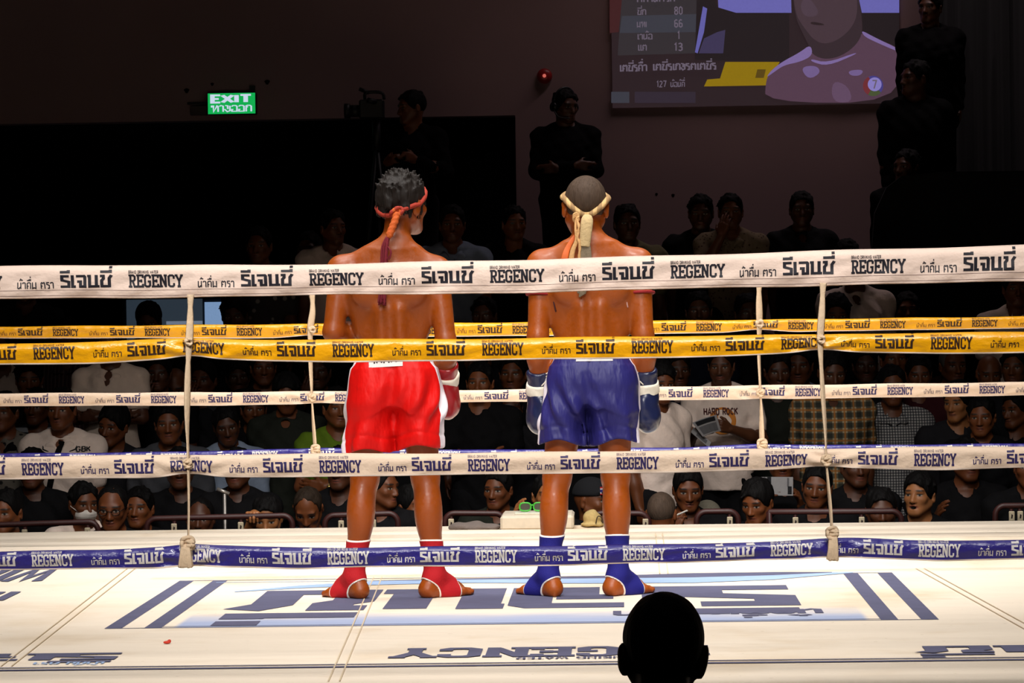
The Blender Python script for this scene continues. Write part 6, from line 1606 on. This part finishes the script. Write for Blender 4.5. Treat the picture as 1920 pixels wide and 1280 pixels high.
b, J = person(1854, 704, 'C', 'man with a shining bald forehead', C['white'], hair='bald', hm='grey', skin='tan', pitch=12, yaw=2)
b, J = person(1902, 694, 'D', 'lean-faced person in charcoal at the outer end of the crowd', C['dark'], skin='mid', yaw=-18)
# --- fourth row, over the far yellow rope
b, J = person(280, 606, 'D', 'dark-haired person in front of the lit window', C['black'], skin='dark', pitch=14, hair='thick')
b, J = person(440, 596, 'D', 'bushy-haired person beside the bright window pane', C['black'], skin='dark', hair='thick', pitch=8)
b, J = person(48, 540, 'D', 'person in an open pale jacket over black', C['dark'], collar='open', skin='dark')
b, J = person(80, 606, 'D', 'dark head at the far yellow rope, between the pale jacket and the window', C['black'], skin='dark')
b, J = person(908, 596, 'D', 'dark person between the elbows of both fighters', C['dark'], skin='dark', yaw=-10)
b, J = person(1310, 588, 'D', 'dark person under the lettering of the top rope', C['navy'], skin='dark')
b, J = person(1402, 592, 'D', 'dim person just before the far tie', C['black'], skin='dark', yaw=10)
b, J = person(1568, 594, 'D', 'dark-haired person in front of the hanging white polo', C['black'], skin='mid', pitch=10, hair='thick')
b, J = person(1604, 508, 'E', 'person in a white polo whose head is behind the top rope', C['white'], collar='polo', skin='mid', fat=1.12)
b, J = person(1700, 586, 'D', 'red-faced person in black beyond the white polo', C['black'], skin='tan')
b, J = person(1905, 546, 'D', 'person in a white T-shirt at the outer end of the crowd below the drape', C['white'], skin='mid')
# --- highest rows, over the top rope
b, J = person(486, 466, 'E', 'dim reddish face over the top rope, patterned knitted shirt below it', C['knit'], skin='mid', yaw=-6)
b, J = person(624, 432, 'E', 'man in a white shirt looking sideways before the dark recess', C['white'], skin='mid', yaw=34)
b, J = person(580, 474, 'E', 'person in a plain grey T-shirt beside the sideways-looking man', C['grey'], skin='dark', yaw=-10)
b, J = person(848, 426, 'E', 'young man in a light blue shirt with a dark strap', C['ltblue'], collar='open', skin='mid', yaw=4)
b, J = person(964, 424, 'E', 'bare-necked person by the edge of the pale wall', C['black'], skin='tan', yaw=16)
b, J = person(1176, 424, 'E', 'person in a grey-green shirt just behind the blue fighter', C['khaki'], skin='dark', yaw=8)
b, J = person(1314, 404, 'E', 'man in black beside the one shading his face', C['black'], skin='dark', yaw=-4, pitch=6, fat=1.1)
b, J = person(1370, 402, 'E', 'man in a tan printed shirt raising a hand to his face', C['tan'], collar='open', skin='mid', arms='face', hands_fine=True)
b, J = person(1503, 398, 'E', 'lone man in black with a pale spot at the throat', C['black'], collar='open', skin='dark', fat=1.12)
b, J = person(1588, 488, 'E', 'low dark head just above the top rope lettering', C['black'], skin='dark')
# --- camera crew on risers before the wall
def riser(x0, x1, y0, y1, z, label):
    m = MB(); m.box((x0, y0, z - .06), (x1, y1, z))
    for x in (x0 + .05, x1 - .05):
        for y in (y0 + .05, y1 - .05): m.tube([(x, y, 0), (x, y, z - .06)], .03, 10)
    tag(m.build('camera_riser', mat('riser_black', (18, 17, 18), .8), None), label, 'platform')
CREWC = cloth('crew_black', (10, 9, 10)); CREWC.node_tree.nodes['Principled BSDF'].inputs['Specular IOR Level'].default_value = 0.05
def crew(px, py, Y, label, **k):
    z = at(px, py, Y).z
    lv = z - 1.57 * 1.03
    b, J = person(px, py, 'E', label, CREWC, Y=Y, crew=lv, sleeve='long', group='camera crew on the platforms', **k)
    x = b.location.x; riser(x - .40, x + .40, Y - .20, Y + .20, lv, 'black platform under the %s' % label)
    return b, J
b, J = crew(1060, 204, 22.4, 'crew member in black with a headset', skin='dark', yaw=36, pitch=8, arms='crossed', fat=1.15)
m = MB(); m.tube([(math.cos(t) * .092, -.01, .01 + math.sin(t) * .105) for t in np.linspace(0, math.pi, 20)], .010, 8)
for s in (-1, 1): m.tube([(s * .080, -.01, -.025), (s * .104, -.01, -.025)], .034, 14)
m.tube(smooth_path([(.10, .0, -.04), (.10, .07, -.09), (.04, .125, -.095)], 5), .005, 6)
head_part(J, b, 'headset', m, mat('headset_black', (16, 16, 18), .4))
b, J = crew(772, 206, 22.4, 'camera operator looking into a video camera', skin='mid', yaw=-62, pitch=6, arms='read')
CLV = b.location.z
cp = at(700, 205, 22.05)
VC = empty('video_camera', (cp.x, 22.05, cp.z), 'black shoulder video camera at the eye of the camera operator', 'video camera')
CB = mat('camera_black', (17, 17, 19), .5)
m = MB(); m.box((-.10, -.06, -.07), (.08, .06, .07), 0, .012); part(m, 'camera_body', CB, VC, False)
m = MB(); m.tube([(-.10, 0, -.01), (-.17, 0, -.01)], .045, 18); m.tube([(-.17, 0, -.01), (-.21, 0, -.01)], .056, 18); part(m, 'lens', CB, VC)
m = MB(); m.tube(smooth_path([(-.06, 0, .07), (-.05, 0, .12), (.06, 0, .12), (.08, 0, .07)], 5), .012, 8); part(m, 'handle', CB, VC)
m = MB(); m.tube([(.02, -.06, .05), (-.03, -.10, .06)], .02, 10); part(m, 'viewfinder', CB, VC)
m = MB(); m.tube([(-.03, 0, .12), (-.10, 0, .15)], .014, 10); part(m, 'microphone', CB, VC)
m = MB(); m.tube([(0.02, 0, -.07), (.02, 0, -.30)], .03, 10); part(m, 'mount', CB, VC)
for sx, sy in ((-.28, -.12), (.30, -.12), (.02, .20)):
    m = MB(); m.tube([(.02, 0, -.28), (.02 + sx * .5, sy * .5, CLV - cp.z + .018)], .018, 8); part(m, 'leg', CB, VC)
b, J = crew(1716, 152, 22.5, 'crew member in black in profile beside the projected picture', skin='dark', yaw=-60, fat=1.1)
b, J = crew(1744, 20, 23.0, 'topmost crew member in black beside the projected picture', skin='dark', yaw=-30, fat=1.2)
b, J = crew(1700, 318, 22.05, 'crew member in black half hidden behind the black sheet', skin='dark', yaw=-40, fat=1.25)
# black drape closing the side of the stand
m = MB(); x0 = at(1735, 300, 23.45).x
N = 140; V = []
for i in range(N + 1):
    x = x0 + 4.2 * i / N; y = 23.45 + .05 * math.sin(i * .9) + .02 * math.sin(i * 2.3)
    V += [(x, y, 0), (x, y, 8.4), (x, y + .02, 8.4), (x, y + .02, 0)]
m.add(V, [f for i in range(N) for f in ((4*i, 4*i+4, 4*i+5, 4*i+1), (4*i+2, 4*i+6, 4*i+7, 4*i+3), (4*i+1, 4*i+5, 4*i+6, 4*i+2))])
tag(m.build('drape', mat('drape_black', (12, 11, 12), .95), None, True), 'floor-length black drape behind the crew beside the projected picture', 'drape')
YC0, YC1 = 21.72, 21.79
m = MB(); cv = [at(1634, 480, YC0), at(1640, 400, YC0), at(1662, 352, YC0), at(1690, 330, YC0), at(1760, 322, YC0), at(2050, 318, YC0)]
V = [(c.x, y, z) for c in cv for y, z in ((YC0, 1.15), (YC0, c.z), (YC1, c.z), (YC1, 1.15))]
m.add(V, [f for i in range(5) for f in ((4*i, 4*i+4, 4*i+5, 4*i+1), (4*i+1, 4*i+5, 4*i+6, 4*i+2), (4*i+2, 4*i+6, 4*i+7, 4*i+3))] + [(0, 1, 2, 3), (20, 23, 22, 21)])
tag(m.build('equipment_cover', mat('cover_black', (14, 13, 14), .95, bs=.3, bscale=6), None), 'black sheet draped over equipment below the crew', 'equipment cover')
# --- loose things in the stand
b, J = person(1466, 872, 'A', 'person holding up a newspaper page, face behind the cream near rope', C['black'], arms='hold', hands_fine=True)
HB = Matrix.Translation(b.location) @ Matrix.Rotation(b.rotation_euler.z, 4, 'Z') @ Matrix.Scale(b.scale[0], 4)
yp = float(b.location.y - .335 * b.scale[0])
sheet('newspaper', [tuple(at(1425, 894, yp)), tuple(at(1487, 894, yp)), tuple(at(1487, 929, yp)), tuple(at(1425, 929, yp))], PAPER, 'newspaper page held up above the long barrier', 'newspaper', ((.0, .0, .06, .9, 2), (.12, .0, .16, .9, 2), (.22, .0, .34, .95, 1), (.82, .05, .88, .5, 2), (.84, .5, .96, .92, 1), (.87, .56, .93, .86, 0)))
a = at(430, 995, 16.3); b_ = at(429, 922, 16.3)
MS = empty('microphone_stand', (a.x, 16.3, 0), 'thin silver microphone stand behind the barrier rail', 'stand')
MS.location = (a.x, 16.13, -.4)
m = MB(); m.tube([(0, 0, .02), (0, 0, b_.z + .4)], .009, 10); part(m, 'pole', mat('chrome_dull', (150, 144, 138), .35, metal=.7), MS)
m = MB(); m.tube([(-.04, 0, b_.z + .428), (.025, 0, b_.z + .4)], .010, 10); part(m, 'boom', MATS['chrome_dull'], MS)
m = MB(); m.tube([(0, 0, 0), (0, 0, .02)], .06, 18); part(m, 'base', MATS['camera_black'], MS, False)

# ------------------------------------------------------------------ spectator's head before the near ropes
YF = 6.35
pt = at(1242, 1126, YF)
hgt = pt.z / 1.70
J = default_joints(); J['hR'] = rotm(3, 0, 3)
ops = body_ops(J)
for s_ in (-1, 1): ops.append(ell(J['hd'] + J['hR'] @ V3(s_ * .087, -.014, -.034), (.011, .020, .040), J['hR'] @ rotm(0, -8, s_ * 8), .006))
Pb, Fb = solid(ops, *solid_axes(J, ops, .014, []))
nb = mesh_obj('person', Pb, Fb, SKINS['dark'], None, attrs={'hc': hc_attr(Pb, J)})
nb.location = (pt.x, YF, 0); nb.scale = (hgt, hgt, hgt)
tag(nb, 'spectator seen from behind in silhouette, only the head showing in front', 'person')
Ph, Fh = hair_mesh('round', 2); mesh_obj('hair', Ph @ J['hR'].T + J['hd'], Fh, HAIRM['black'], nb)
so = [('l', loft(J['tab'])[1], .014, 2.0, None, .03, False)]
for i, s in ((0, -1), (1, 1)):
    so += [cap(J['nk'] + V3(s * .03, -.008, .012), J['sh'][i] + V3(-s * .01, 0, .012), .064, .06, .04), ell(J['sh'][i], (.073, .074, .082), None, .04), cap(J['sh'][i], J['sh'][i] + (J['el'][i] - J['sh'][i]) * .62, .068, .064, .03)]
so += [plane((0, .5, 1), 1.438), cap(J['nk'] + V3(0, .02, -.005), J['nk'] + V3(0, .06, .2), .058, .075, .004, True)]
Ps, Fs = lump(so, .014, wrinkle(.004, 1)); mesh_obj('shirt', Ps, Fs, C['black'], nb)
to = [('l', loft([r for r in J['tab'] if r[0] < 1.0])[1], .010, 2.0, None, .03, False)]
for i in (0, 1): to += [cap(J['hip'][i], J['kn'][i], .103, .074, .03), cap(J['kn'][i], J['an'][i], .074, .062, .02)]
Pt, Ft = lump(to + [plane((0, 0, -1), -.06)], .03); mesh_obj('trousers', Pt, Ft, TROU, nb)
